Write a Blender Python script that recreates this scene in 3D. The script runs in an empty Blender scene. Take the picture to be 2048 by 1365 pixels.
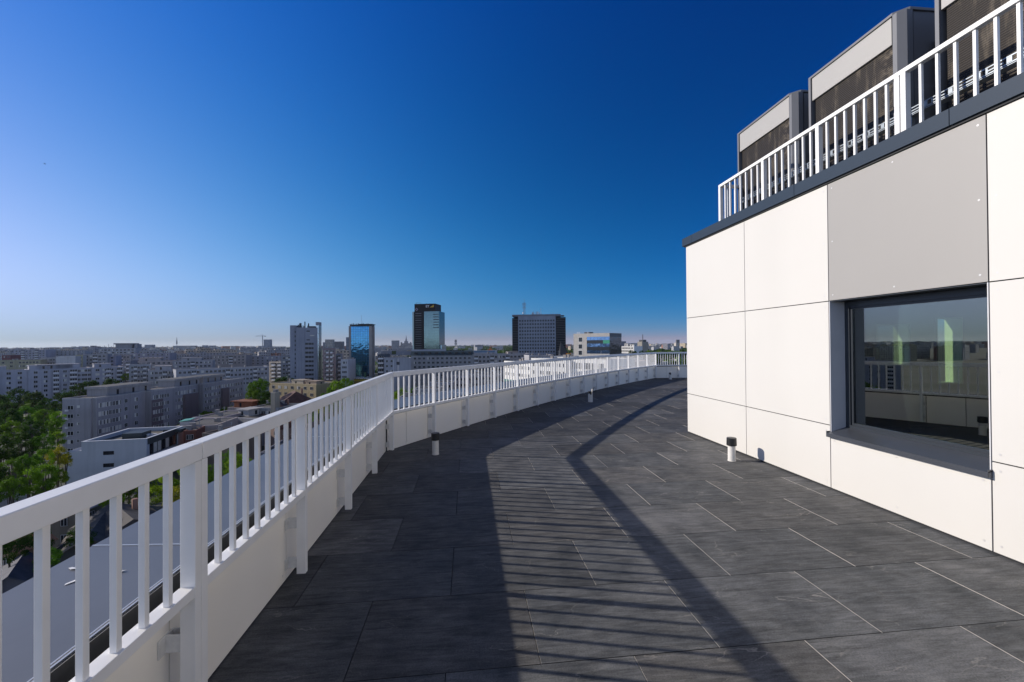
import bpy, bmesh, math, random
from mathutils import Vector, Matrix
R = math.radians
random.seed(11)
S = bpy.context.scene
C = S.collection

# ------------------------------------------------------------------ camera
YAW, PITCH, ROLL = 0.10813906, 0.00752904, -0.00665881
FPX = 819.65
H = 1.55
fw = Vector((math.sin(YAW)*math.cos(PITCH), math.cos(YAW)*math.cos(PITCH), math.sin(PITCH)))
rt = Vector((math.cos(YAW), -math.sin(YAW), 0))
up = rt.cross(fw)
rt2 = rt*math.cos(ROLL) + up*math.sin(ROLL)
up2 = up*math.cos(ROLL) - rt*math.sin(ROLL)
cam_d = bpy.data.cameras.new('camera')
cam_d.sensor_width = 36.0
cam_d.lens = FPX/2048*36
cam_d.clip_start, cam_d.clip_end = 0.05, 60000
cam = bpy.data.objects.new('camera', cam_d)
C.objects.link(cam)
cam.matrix_world = Matrix(((rt2.x, up2.x, -fw.x, 0), (rt2.y, up2.y, -fw.y, 0), (rt2.z, up2.z, -fw.z, H), (0, 0, 0, 1)))
S.camera = cam

# ------------------------------------------------------------------ light
SUN_EL, SUN_AZ = R(23.5), R(14.5)            # azimuth: from -x towards +y
to_sun = Vector((-math.cos(SUN_AZ)*math.cos(SUN_EL), math.sin(SUN_AZ)*math.cos(SUN_EL), math.sin(SUN_EL)))
W = bpy.data.worlds.new('World')
S.world = W
W.use_nodes = True
nt = W.node_tree
for n in list(nt.nodes):
    nt.nodes.remove(n)
sky = nt.nodes.new('ShaderNodeTexSky')
sky.sky_type = 'NISHITA'
sky.sun_disc = False
sky.sun_elevation = SUN_EL
sky.sun_rotation = math.atan2(to_sun.x, to_sun.y)
sky.altitude = 5000
sky.air_density, sky.dust_density, sky.ozone_density = 0.5, 0.0, 8.0
# grade of the clear sky: deeper blue overhead and away from the sun, pale towards the horizon and the sun side
def wn(kind, op=None, **kw):
    n = nt.nodes.new(kind)
    if op: n.operation = op
    for k, v in kw.items(): n.inputs[int(k[1:])].default_value = v
    return n
def wl(a, b): nt.links.new(a, b)
geo = wn('ShaderNodeTexCoord')
dot = wn('ShaderNodeVectorMath', 'DOT_PRODUCT'); dot.inputs[1].default_value = to_sun
wl(geo.outputs['Generated'], dot.inputs[0])
ctc = wn('ShaderNodeClamp'); ctc.inputs[1].default_value, ctc.inputs[2].default_value = -0.2, 0.9
wl(dot.outputs['Value'], ctc.inputs[0])
sep = wn('ShaderNodeSeparateXYZ'); wl(geo.outputs['Generated'], sep.inputs[0])
mxz = wn('ShaderNodeMath', 'MAXIMUM', i1=0.012); wl(sep.outputs['Z'], mxz.inputs[0])
sq = wn('ShaderNodeMath', 'SQRT'); wl(mxz.outputs[0], sq.inputs[0])
cts = wn('ShaderNodeMath', 'MULTIPLY'); wl(ctc.outputs[0], cts.inputs[0]); wl(sq.outputs[0], cts.inputs[1])
hz = wn('ShaderNodeMath', 'MULTIPLY', i1=-14.0); wl(mxz.outputs[0], hz.inputs[0])
hx = wn('ShaderNodeMath', 'EXPONENT'); wl(hz.outputs[0], hx.inputs[0])
cth = wn('ShaderNodeMath', 'MULTIPLY'); wl(ctc.outputs[0], cth.inputs[0]); wl(hx.outputs[0], cth.inputs[1])
# unseen sky behind the camera brightened to lift ambient light; zenith toned separately
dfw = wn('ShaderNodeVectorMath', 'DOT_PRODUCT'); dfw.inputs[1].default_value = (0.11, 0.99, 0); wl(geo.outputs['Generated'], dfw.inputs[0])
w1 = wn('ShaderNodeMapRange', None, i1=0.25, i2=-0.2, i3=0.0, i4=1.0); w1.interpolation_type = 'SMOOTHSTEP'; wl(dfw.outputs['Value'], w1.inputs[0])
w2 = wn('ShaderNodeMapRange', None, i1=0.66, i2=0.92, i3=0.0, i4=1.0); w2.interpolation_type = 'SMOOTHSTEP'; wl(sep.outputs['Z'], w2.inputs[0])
sepc = wn('ShaderNodeSeparateColor'); wl(sky.outputs[0], sepc.inputs[0])
comb = wn('ShaderNodeCombineColor')
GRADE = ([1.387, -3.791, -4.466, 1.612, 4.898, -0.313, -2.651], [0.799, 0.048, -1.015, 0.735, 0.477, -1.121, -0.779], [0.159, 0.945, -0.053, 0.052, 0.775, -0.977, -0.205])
BACK_SKY_FILL = (11.5, 5.7, 3.2)
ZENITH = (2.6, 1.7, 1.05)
for ci, k in enumerate(GRADE):
    acc = wn('ShaderNodeMath', 'MULTIPLY_ADD', i1=k[1], i2=k[0]); wl(sq.outputs[0], acc.inputs[0])
    for src, kk in ((mxz, k[2]), (ctc, k[3]), (cts, k[4]), (hx, k[5]), (cth, k[6])):
        nx = wn('ShaderNodeMath', 'MULTIPLY_ADD', i1=kk); wl(src.outputs[0], nx.inputs[0]); wl(acc.outputs[0], nx.inputs[2]); acc = nx
    ex = wn('ShaderNodeMath', 'EXPONENT'); wl(acc.outputs[0], ex.inputs[0])
    m_a = wn('ShaderNodeMix', None, i3=BACK_SKY_FILL[ci]); wl(w1.outputs[0], m_a.inputs[0]); wl(ex.outputs[0], m_a.inputs[2])
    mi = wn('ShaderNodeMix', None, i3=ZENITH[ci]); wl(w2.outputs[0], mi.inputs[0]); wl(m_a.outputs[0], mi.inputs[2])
    mu = wn('ShaderNodeMath', 'MULTIPLY'); wl(sepc.outputs[ci], mu.inputs[0]); wl(mi.outputs[0], mu.inputs[1])
    wl(mu.outputs[0], comb.inputs[ci])
bg = nt.nodes.new('ShaderNodeBackground'); bg.inputs[1].default_value = 0.1
wo = nt.nodes.new('ShaderNodeOutputWorld')
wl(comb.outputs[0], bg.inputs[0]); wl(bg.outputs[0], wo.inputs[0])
sun_d = bpy.data.lights.new('sun', 'SUN')
sun_d.energy, sun_d.angle, sun_d.color = 4.9, R(0.53), (1.0, 0.915, 0.81)
sun = bpy.data.objects.new('sun', sun_d)
C.objects.link(sun)
sun.rotation_euler = to_sun.to_track_quat('Z', 'Y').to_euler()
S.view_settings.view_transform = 'Standard'
S.view_settings.look = 'None'
S.view_settings.gamma = 1.0
S.view_settings.exposure = 0.0
S.cycles.max_bounces = 8
S.cycles.transparent_max_bounces = 8
S.cycles.caustics_reflective = False
S.cycles.caustics_refractive = False
S.cycles.sample_clamp_indirect = 4.0
S.cycles.use_denoising = True

# ------------------------------------------------------------------ helpers
GZ = -33.5                                    # street level
def vh(u): return 689.26 - 0.00666*(u - 935)
def cp(u, D):
    """ground plan point seen in photo column u (0..2048) at depth D"""
    l = (u - 1024)/FPX*D
    return Vector((math.sin(YAW)*D + math.cos(YAW)*l, math.cos(YAW)*D - math.sin(YAW)*l))
def zz(u, v, D): return H - (v - vh(u))*D/FPX
def az(u): return math.atan2(u - 1024, FPX) + YAW

def put(o, label=None, cat=None, group=None, kind=None):
    if label: o['label'] = label
    if cat: o['category'] = cat
    if group: o['group'] = group
    if kind: o['kind'] = kind
    return o
def thing(name, label, cat, loc=(0, 0, 0), rz=0, group=None):
    o = bpy.data.objects.new(name, None)
    o.empty_display_size = 0.2
    C.objects.link(o)
    o.location = loc; o.rotation_euler = (0, 0, rz)
    return put(o, label, cat, group)
def copy_tree(o, parent=None):
    c = o.copy(); C.objects.link(c); c.parent = parent
    for ch in [x for x in o.children]:
        copy_tree(ch, c)
    return c

class MB:
    def __init__(s):
        s.v, s.f, s.m, s.uv = [], [], [], []
    def face(s, pts, m=0, uv=None):
        i = len(s.v)
        s.v += [tuple(p) for p in pts]
        s.f.append(tuple(range(i, i + len(pts)))); s.m.append(m)
        s.uv.append(uv if uv else [(0, 0)]*len(pts))
    def box(s, x0, x1, y0, y1, z0, z1, m=0, skip=''):
        L = x1 - x0; D = y1 - y0; Z = z1 - z0
        if 'f' not in skip: s.face([(x0, y0, z0), (x1, y0, z0), (x1, y0, z1), (x0, y0, z1)], m, [(0, z0), (L, z0), (L, z1), (0, z1)])
        if 'r' not in skip: s.face([(x1, y0, z0), (x1, y1, z0), (x1, y1, z1), (x1, y0, z1)], m, [(0, z0), (D, z0), (D, z1), (0, z1)])
        if 'b' not in skip: s.face([(x1, y1, z0), (x0, y1, z0), (x0, y1, z1), (x1, y1, z1)], m, [(0, z0), (L, z0), (L, z1), (0, z1)])
        if 'l' not in skip: s.face([(x0, y1, z0), (x0, y0, z0), (x0, y0, z1), (x0, y1, z1)], m, [(0, z0), (D, z0), (D, z1), (0, z1)])
        if 't' not in skip: s.face([(x0, y0, z1), (x1, y0, z1), (x1, y1, z1), (x0, y1, z1)], m)
        if 'd' not in skip: s.face([(x0, y1, z0), (x1, y1, z0), (x1, y0, z0), (x0, y0, z0)], m)
        return s
    def prism(s, poly, z0, z1, m=0, mt=None):
        n = len(poly); d = 0
        for i in range(n):
            a, b = poly[i], poly[(i + 1) % n]
            L = math.hypot(b[0] - a[0], b[1] - a[1])
            s.face([(a[0], a[1], z0), (b[0], b[1], z0), (b[0], b[1], z1), (a[0], a[1], z1)], m, [(d, z0), (d + L, z0), (d + L, z1), (d, z1)])
            d += L
        s.face([(p[0], p[1], z1) for p in poly], m if mt is None else mt)
        s.face([(p[0], p[1], z0) for p in reversed(poly)], m)
        return s
    def bar(s, a, b, w, m=0, h=None):
        a, b = Vector(a), Vector(b); d = (b - a).normalized()
        x = d.cross(Vector((0, 0, 1)))
        if x.length < 1e-4: x = Vector((1, 0, 0))
        x.normalize(); y = x.cross(d); x *= w/2; y *= (h or w)/2
        p = [a - x - y, a + x - y, a + x + y, a - x + y, b - x - y, b + x - y, b + x + y, b - x + y]
        for q in ((0, 1, 5, 4), (1, 2, 6, 5), (2, 3, 7, 6), (3, 0, 4, 7), (3, 2, 1, 0), (4, 5, 6, 7)):
            s.face([p[k] for k in q], m)
        return s
    def tube(s, c, r0, r1, z0, z1, n=20, m=0, cap=True, a0=0, a1=2*math.pi):
        ang = [a0 + (a1 - a0)*k/n for k in range(n + 1)]
        for k in range(n):
            p = [(c[0] + r*math.cos(t), c[1] + r*math.sin(t), z) for t, r, z in ((ang[k], r0, z0), (ang[k+1], r0, z0), (ang[k+1], r1, z1), (ang[k], r1, z1))]
            s.face(p, m)
        if cap:
            s.face([(c[0] + r1*math.cos(t), c[1] + r1*math.sin(t), z1) for t in ang[:-1]], m)
            s.face([(c[0] + r0*math.cos(t), c[1] + r0*math.sin(t), z0) for t in reversed(ang[:-1])], m)
        return s
    def sweep(s, st, sec, m=0):
        """st: [(x,y,heading)], sec: closed polygon [(offset to the right, z)]"""
        rings = []
        for (x, y, h) in st:
            nx, ny = math.cos(h), -math.sin(h)
            rings.append([(x + nx*o, y + ny*o, z) for o, z in sec])
        n = len(sec)
        for a, b in zip(rings[:-1], rings[1:]):
            for k in range(n):
                k2 = (k + 1) % n
                s.face([a[k], a[k2], b[k2], b[k]], m)
        s.face(rings[0][::-1], m); s.face(rings[-1], m)
        return s
    def build(s, name, mats, parent=None, loc=None, rz=None, bevel=0, smooth=False, merge=True):
        me = bpy.data.meshes.new(name)
        me.from_pydata(s.v, [], s.f)
        if not isinstance(mats, (list, tuple)): mats = [mats]
        for mm in mats: me.materials.append(mm)
        me.polygons.foreach_set('material_index', s.m)
        uvl = me.uv_layers.new(name='UVMap')
        flat = [c for f in s.uv for p in f for c in p]
        uvl.data.foreach_set('uv', flat)
        if merge:
            bm = bmesh.new(); bm.from_mesh(me)
            bmesh.ops.remove_doubles(bm, verts=bm.verts, dist=1e-5)
            bmesh.ops.recalc_face_normals(bm, faces=bm.faces)
            bm.to_mesh(me); bm.free()
        if smooth:
            me.polygons.foreach_set('use_smooth', [True]*len(me.polygons))
        me.update()
        o = bpy.data.objects.new(name, me)
        C.objects.link(o)
        o.parent = parent
        if loc is not None: o.location = loc
        if rz is not None: o.rotation_euler = (0, 0, rz)
        if bevel:
            b = o.modifiers.new('edge', 'BEVEL'); b.width = bevel; b.segments = 2; b.limit_method = 'ANGLE'
        return o
def inst(src, parent, loc, rz=0, name=None, scale=None):
    o = src.copy()
    if name: o.name = name
    C.objects.link(o); o.parent = parent; o.location = loc; o.rotation_euler = (0, 0, rz)
    if scale: o.scale = scale
    return o

# ------------------------------------------------------------------ materials
MATS = {}
def node_mat(name):
    m = bpy.data.materials.new(name); m.use_nodes = True
    t = m.node_tree; b = t.nodes['Principled BSDF']
    return m, t, b
def L(t, a, b): t.links.new(a, b)
def paint(name, col, rough=0.6, metal=0.0, var=0.08, scale=3.0, bump=0.0, spec=0.5, streak=0.0):
    """a plain coloured material with slight mottling, dirt and optional fine bump"""
    if name in MATS: return MATS[name]
    m, t, b = node_mat(name)
    tc = t.nodes.new('ShaderNodeTexCoord')
    nz = t.nodes.new('ShaderNodeTexNoise'); nz.inputs['Scale'].default_value = scale; nz.inputs['Detail'].default_value = 6
    L(t, tc.outputs['Object'], nz.inputs['Vector'])
    rp = t.nodes.new('ShaderNodeValToRGB')
    rp.color_ramp.elements[0].position, rp.color_ramp.elements[1].position = 0.3, 0.7
    lo, hi = 1 - var, 1 + var*0.6
    rp.color_ramp.elements[0].color = (*[c*lo for c in col], 1)
    rp.color_ramp.elements[1].color = (*[min(1, c*hi) for c in col], 1)
    L(t, nz.outputs['Fac'], rp.inputs[0])
    out = rp.outputs[0]
    if streak:
        mp = t.nodes.new('ShaderNodeMapping'); mp.inputs['Scale'].default_value = (1.2, 1.2, 0.06)
        n2 = t.nodes.new('ShaderNodeTexNoise'); n2.inputs['Scale'].default_value = 1.0; n2.inputs['Detail'].default_value = 5
        L(t, tc.outputs['Object'], mp.inputs[0]); L(t, mp.outputs[0], n2.inputs['Vector'])
        r2 = t.nodes.new('ShaderNodeMapRange'); r2.inputs[1].default_value = 0.45; r2.inputs[2].default_value = 0.75
        r2.inputs[3].default_value = 1.0; r2.inputs[4].default_value = 1 - streak
        L(t, n2.outputs['Fac'], r2.inputs[0])
        mx = t.nodes.new('ShaderNodeMix'); mx.data_type = 'RGBA'; mx.blend_type = 'MULTIPLY'; mx.inputs[0].default_value = 1
        L(t, out, mx.inputs[6]); L(t, r2.outputs[0], mx.inputs[7]); out = mx.outputs[2]
    L(t, out, b.inputs['Base Color'])
    b.inputs['Roughness'].default_value = rough; b.inputs['Metallic'].default_value = metal
    b.inputs['Specular IOR Level'].default_value = spec
    if bump:
        bp = t.nodes.new('ShaderNodeBump'); bp.inputs['Strength'].default_value = bump; bp.inputs['Distance'].default_value = 0.01
        n3 = t.nodes.new('ShaderNodeTexNoise'); n3.inputs['Scale'].default_value = scale*12; n3.inputs['Detail'].default_value = 4
        L(t, tc.outputs['Object'], n3.inputs['Vector']); L(t, n3.outputs['Fac'], bp.inputs['Height']); L(t, bp.outputs[0], b.inputs['Normal'])
    MATS[name] = m
    return m

M_rail = paint('rail_paint', (0.84, 0.83, 0.81), 0.38, 0, 0.05, 6)
M_clad = paint('cladding_cream', (0.88, 0.84, 0.765), 0.5, 0, 0.03, 1.5, streak=0.05)
M_cladw = paint('cladding_white', (0.615, 0.598, 0.56), 0.55, 0, 0.02, 0.8, streak=0.03)
M_cladg = paint('cladding_grey', (0.325, 0.312, 0.295), 0.5, 0, 0.02, 0.8, streak=0.03)
M_screw = paint('screw_head', (0.62, 0.61, 0.6), 0.35, 0.3, 0.0)
M_black = paint('black_gap', (0.012, 0.014, 0.018), 0.7)
M_coping = paint('coping_slate', (0.026, 0.042, 0.066), 0.5, 0.0, 0.05, 2, spec=0.2)
M_ledge = paint('ledge_metal', (0.13, 0.14, 0.16), 0.42, 0.0, 0.12, 1.3, bump=0.05)
M_frame = paint('window_frame_dark', (0.028, 0.034, 0.043), 0.35, 0, 0.05, 3)
M_sill = paint('sill_metal', (0.10, 0.11, 0.13), 0.3, 0.5, 0.1, 4)
M_bracket = paint('bracket_galvanised', (0.66, 0.655, 0.64), 0.5, 0.0, 0.15, 30)
M_boll = paint('bollard_white', (0.72, 0.70, 0.66), 0.4, 0, 0.06, 20)
M_cap = paint('bollard_cap_black', (0.018, 0.019, 0.021), 0.35, 0, 0.1, 30)
M_galv = paint('galvanised_steel', (0.30, 0.34, 0.38), 0.4, 0.5, 0.15, 25)
M_casing = paint('unit_casing', (0.37, 0.36, 0.34), 0.45, 0, 0.03, 2)
M_casing2 = paint('unit_post_grey', (0.14, 0.145, 0.16), 0.5, 0, 0.05, 2)
M_roofing = paint('roof_membrane', (0.16, 0.16, 0.155), 0.9, 0, 0.3, 0.7)
M_trim = paint('ledge_trim', (0.6, 0.61, 0.62), 0.3, 0.3, 0.05, 4)

def slate_mat():
    m, t, b = node_mat('slate_tile')
    N = t.nodes.new
    def noise(vec, scale, detail=6, rough=0.6, dist=0.0):
        n = N('ShaderNodeTexNoise'); n.inputs['Scale'].default_value = scale; n.inputs['Detail'].default_value = detail
        n.inputs['Roughness'].default_value = rough; n.inputs['Distortion'].default_value = dist; L(t, vec, n.inputs['Vector']); return n.outputs['Fac']
    def mapping(vec, sc, rot=0.0, loc=(0, 0, 0)):
        n = N('ShaderNodeMapping'); n.inputs['Scale'].default_value = sc; n.inputs['Rotation'].default_value = (0, 0, rot); n.inputs['Location'].default_value = loc
        L(t, vec, n.inputs[0]); return n.outputs[0]
    def rng(v, a0, a1, b0=0.0, b1=1.0):
        n = N('ShaderNodeMapRange'); n.inputs[1].default_value, n.inputs[2].default_value, n.inputs[3].default_value, n.inputs[4].default_value = a0, a1, b0, b1
        L(t, v, n.inputs[0]); return n.outputs[0]
    def math_(op, x, y):
        n = N('ShaderNodeMath'); n.operation = op
        for k, q in enumerate((x, y)):
            if isinstance(q, (int, float)): n.inputs[k].default_value = q
            else: L(t, q, n.inputs[k])
        return n.outputs[0]
    def mixc(fac, c0, c1, mode='MIX'):
        n = N('ShaderNodeMix'); n.data_type = 'RGBA'; n.blend_type = mode
        for k, q in ((0, fac), (6, c0), (7, c1)):
            if isinstance(q, (int, float)): n.inputs[k].default_value = q
            elif isinstance(q, tuple): n.inputs[k].default_value = q
            else: L(t, q, n.inputs[k])
        return n.outputs[2]
    uvn = N('ShaderNodeUVMap'); uvn.uv_map = 'UVMap'; uv = uvn.outputs[0]
    obj = N('ShaderNodeTexCoord').outputs['Object']
    at = N('ShaderNodeAttribute'); at.attribute_name = 'tone'
    cloud = noise(uv, 3.4, 10, 0.66)
    base = N('ShaderNodeValToRGB'); e = base.color_ramp.elements
    e[0].position, e[0].color = 0.30, (0.064, 0.067, 0.070, 1)
    e[1].position, e[1].color = 0.74, (0.162, 0.161, 0.158, 1)
    L(t, cloud, base.inputs[0])
    grain = noise(uv, 120, 5, 0.8)
    streak = noise(mapping(uv, (2.2, 17, 1), 0.16), 1.8, 8, 0.62, 0.5)
    streak2 = noise(mapping(uv, (9, 60, 1), -0.12), 1.6, 4, 0.6, 0.2)
    tex = math_('MULTIPLY', grain, streak)
    tex2 = math_('ADD', rng(tex, 0.12, 0.40, 0.50, 1.55), rng(streak2, 0.3, 0.7, -0.16, 0.16))
    col = mixc(1.0, base.outputs[0], tex2, 'MULTIPLY')
    # long thin veins in two directions, broken into patches
    def vein(sc, rot, loc, width, lo, hi):
        v = mapping(uv, sc, rot, loc)
        n = noise(v, 1.15, 9, 0.5, 0.3)
        d = math_('ABSOLUTE', math_('SUBTRACT', n, 0.5), 0.0)
        return math_('MULTIPLY', rng(d, 0.0, width, 1.0, 0.0), rng(noise(v, 2.3, 4, 0.5), lo, hi))
    v1 = vein((0.7, 2.3, 1), 0.30, (7, 3, 0), 0.0036, 0.50, 0.70)
    v2 = vein((1.1, 2.6, 1), -0.55, (2, 9, 0), 0.0030, 0.54, 0.70)
    v3 = vein((2.6, 4.2, 1), 0.9, (5, 1, 0), 0.006, 0.56, 0.70)
    vv = math_('MAXIMUM', v1, math_('MAXIMUM', v2, math_('MULTIPLY', v3, 0.3)))
    col = mixc(vv, col, (0.32, 0.30, 0.27, 1))
    # chalky dust, and pale grit
    dust = math_('MULTIPLY', rng(noise(obj, 0.9, 9, 0.7), 0.50, 0.74, 0.0, 0.85), rng(grain, 0.35, 0.75))
    col = mixc(dust, col, (0.25, 0.25, 0.26, 1))
    grit = rng(noise(obj, 210, 2, 0.5), 0.735, 0.78, 0.0, 0.5)
    col = mixc(grit, col, (0.42, 0.41, 0.39, 1))
    col = mixc(1.0, col, at.outputs['Color'], 'MULTIPLY')
    L(t, col, b.inputs['Base Color']); b.inputs['Specular IOR Level'].default_value = 0.12
    L(t, rng(cloud, 0.2, 0.8, 0.55, 0.8), b.inputs['Roughness'])
    bp = N('ShaderNodeBump'); bp.inputs['Strength'].default_value = 0.4; bp.inputs['Distance'].default_value = 0.003
    L(t, tex, bp.inputs['Height']); L(t, bp.outputs[0], b.inputs['Normal'])
    return m
M_slate = slate_mat()
M_edge_lit = paint('tile_edge_lit', (0.62, 0.58, 0.53), 0.7)

def glass_mat(name, tint, fac0, fac1, rough=0.0, wob=0.0, wscale=1.0):
    m, t, b = node_mat(name); t.nodes.remove(b)
    N = t.nodes.new; out = t.nodes['Material Output']
    tr = N('ShaderNodeBsdfTransparent'); tr.inputs[0].default_value = (*tint, 1)
    gl = N('ShaderNodeBsdfGlossy'); gl.inputs['Roughness'].default_value = rough
    lw = N('ShaderNodeLayerWeight'); lw.inputs[0].default_value = 0.35
    mr = N('ShaderNodeMapRange'); mr.inputs[3].default_value = fac0; mr.inputs[4].default_value = fac1
    L(t, lw.outputs['Fresnel'], mr.inputs[0])
    mx = N('ShaderNodeMixShader')
    L(t, mr.outputs[0], mx.inputs[0]); L(t, tr.outputs[0], mx.inputs[1]); L(t, gl.outputs[0], mx.inputs[2]); L(t, mx.outputs[0], out.inputs[0])
    return m
M_pane = glass_mat('window_glass', (0.62, 0.72, 0.60), 0.22, 0.9)

def mirror_glass(name, col, rough=0.03, wob=0.15, wscale=0.25, grid=None, base=(0.01, 0.015, 0.02)):
    """coated facade glass: coloured mirror over a dark room, panes slightly out of true"""
    m, t, b = node_mat(name); N = t.nodes.new
    b.inputs['Base Color'].default_value = (*col, 1); b.inputs['Metallic'].default_value = 0.9; b.inputs['Roughness'].default_value = rough
    uv = N('ShaderNodeUVMap'); uv.uv_map = 'UVMap'
    vo = N('ShaderNodeTexVoronoi'); vo.distance = 'CHEBYCHEV'; vo.inputs['Scale'].default_value = wscale; vo.inputs['Randomness'].default_value = 0.0
    nz = N('ShaderNodeTexNoise'); nz.inputs['Scale'].default_value = wscale*1.3; nz.inputs['Detail'].default_value = 3
    L(t, uv.outputs[0], nz.inputs['Vector'])
    bp = N('ShaderNodeBump'); bp.inputs['Strength'].default_value = wob; bp.inputs['Distance'].default_value = 1.0
    L(t, nz.outputs['Fac'], bp.inputs['Height']); L(t, bp.outputs[0], b.inputs['Normal'])
    if grid:
        br = N('ShaderNodeTexBrick'); br.offset = 0; br.inputs['Scale'].default_value = 1
        br.inputs['Brick Width'].default_value, br.inputs['Row Height'].default_value = grid
        br.inputs['Mortar Size'].default_value = 0.06; br.inputs['Mortar Smooth'].default_value = 0
        br.inputs['Color1'].default_value = (*col, 1); br.inputs['Color2'].default_value = (*[c*0.85 for c in col], 1); br.inputs['Mortar'].default_value = (*base, 1)
        L(t, uv.outputs[0], br.inputs['Vector']); L(t, br.outputs['Color'], b.inputs['Base Color'])
    return m

# ------------------------------------------------------------------ terrace geometry
NEAR0 = (-1.12, -10.2); COR = (-1.067, 6.065)
H1 = math.atan2(COR[0] - NEAR0[0], COR[1] - NEAR0[1])
BAY2, A2, K2 = 0.9654, R(33.25), R(0.925)
def run2(s):
    x, y = COR; n = 40; ds = s/n if n else 0
    for k in range(n):
        h = A2 + K2*(k + 0.5)*ds
        x += math.sin(h)*ds; y += math.cos(h)*ds
    return (x, y, A2 + K2*s)
ST1 = [(NEAR0[0], NEAR0[1], H1), (COR[0], COR[1], H1)]
def n1(y): return (NEAR0[0] + (y - NEAR0[1])*math.tan(H1), y, H1)
END2 = run2(15*BAY2); COR2 = END2[:2]
H3 = R(92.0)
def run3(s): return (COR2[0] + math.sin(H3)*s, COR2[1] + math.cos(H3)*s, H3)
def off(st, o): return (st[0] + math.cos(st[2])*o, st[1] - math.sin(st[2])*o)
def mitre(st, h2, o):
    """offset point at a corner between headings"""
    h1 = st[2]; hm = (h1 + h2)/2; k = o/math.cos((h2 - h1)/2)
    return (st[0] + math.cos(hm)*k, st[1] - math.sin(hm)*k)
def line_off(o, s3=9.0):
    """whole parapet line offset by o (negative = outwards), y rising"""
    p = [off((NEAR0[0], NEAR0[1], H1), o), mitre((COR[0], COR[1], H1), A2, o)]
    for k in range(1, 15): p.append(off(run2(k*BAY2), o))
    p.append(mitre(END2, H3, o)); p.append(off(run3(s3), o))
    return p

# terrace floor: one sheet of separate slabs with open joints
inner = line_off(-0.13, 9.0)
REGION = inner + [(17.3, 6.76), (3.80, 6.76), (3.80, -10.2)]
def inside(p, poly):
    c = False; n = len(poly)
    for i in range(n):
        a, b = poly[i], poly[(i + 1) % n]
        if (a[1] > p[1]) != (b[1] > p[1]) and p[0] < (b[0] - a[0])*(p[1] - a[1])/(b[1] - a[1]) + a[0]: c = not c
    return c
def build_floor():
    TW, TH, G = 0.922, 0.60, 0.0021
    vs, fs, ms, uvs, tones = [], [], [], [], []
    for j in range(-20, 26):
        y0 = 1.97 + j*TH
        xo = 0.344 if j % 2 == 0 else 0.81
        for i in range(-4, 18):
            x0 = xo + i*TW
            c = [(x0, y0), (x0 + TW, y0), (x0 + TW, y0 + TH), (x0, y0 + TH), (x0 + TW/2, y0 + TH/2)]
            if not any(inside(p, REGION) for p in c): continue
            x1, y1 = x0 + TW - G, y0 + TH - G
            xa, ya = x0 + G, y0 + G
            k = len(vs)
            z = random.uniform(-0.0004, 0.0004)
            vs += [(xa, ya, z), (x1, ya, z), (x1, y1, z), (xa, y1, z), (xa, ya, -0.02), (x1, ya, -0.02), (x1, y1, -0.02), (xa, y1, -0.02)]
            fs += [(k, k+1, k+2, k+3), (k, k+4, k+5, k+1), (k+1, k+5, k+6, k+2), (k+2, k+6, k+7, k+3), (k+3, k+7, k+4, k)]
            ms += [0, 2, 2, 2, 1]  # slab sides: pale only towards the sun, the others black as painted shade
            ox, oy = random.uniform(0, 90), random.uniform(0, 90); fl = random.choice((1, -1))
            uvs += [(ox, oy), (ox + TW*fl, oy), (ox + TW*fl, oy + TH*fl), (ox, oy + TH*fl)] + [(0, 0)]*16
            g = random.uniform(0.74, 1.16); w = random.uniform(-0.02, 0.03)
            tones += [(g*(1 + w), g, g*(1 - w), 1)]*20
    me = bpy.data.meshes.new('terrace_floor')
    me.from_pydata(vs, [], fs)
    me.materials.append(M_slate); me.materials.append(M_edge_lit); me.materials.append(M_black)
    me.polygons.foreach_set('material_index', ms)
    ul = me.uv_layers.new(name='UVMap'); ul.data.foreach_set('uv', [c for p in uvs for c in p])
    ca = me.color_attributes.new('tone', 'FLOAT_COLOR', 'CORNER'); ca.data.foreach_set('color', [c for p in tones for c in p])
    o = bpy.data.objects.new('terrace_floor', me); C.objects.link(o)
    put(o, 'dark veined slate paving slabs laid in running bond on the terrace', 'floor', None, 'structure')
build_floor()
sl = MB().prism([(p[0], p[1]) for p in line_off(-0.2, 9.0)] + [(17.4, 6.7), (3.9, 6.7), (3.9, -10.2)], -0.3, -0.021).build('terrace_slab', M_black)
put(sl, 'dark bedding under the open joints of the slate paving', 'floor', None, 'structure')

# ------------------------------------------------------------------ parapet and ledge
def parapet(name, label, stations, panels):
    """stations: swept core; panels: list of (station a, station b) for single cladding sheets"""
    x, y, h = stations[0]
    t = thing(name, label, 'parapet wall')
    MB().sweep(stations, [(-0.138, -0.25), (-0.138, 0.594), (-0.262, 0.50), (-0.26, -0.25)]).build('core', M_black, t)
    for a, b in panels:
        mb = MB(); g = 0.004
        L_ = math.hypot(b[0] - a[0], b[1] - a[1]); ux, uy = (b[0] - a[0])/L_, (b[1] - a[1])/L_
        hh = math.atan2(ux, uy)
        sa = (a[0] + ux*g, a[1] + uy*g, hh); sb = (b[0] - ux*g, b[1] - uy*g, hh)
        mb.sweep([sa, sb], [(-0.12, 0.012), (-0.12, 0.518), (-0.131, 0.518), (-0.131, 0.012)])
        # screw heads
        for fx in (0.05, 0.95):
            for z in (0.06, 0.49):
                cx, cy = a[0] + ux*L_*fx, a[1] + uy*L_*fx
                nx, ny = math.cos(hh), -math.sin(hh)
                ring = [(cx + nx*-0.1195 + ux*0.007*math.cos(q), cy + ny*-0.1195 + uy*0.007*math.cos(q), z + 0.007*math.sin(q)) for q in [k*math.pi/3 for k in range(6)]]
                mb.face(ring, 1)
        mb.build('cladding_panel', [M_clad, M_screw], t, merge=False)
    return t
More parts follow.
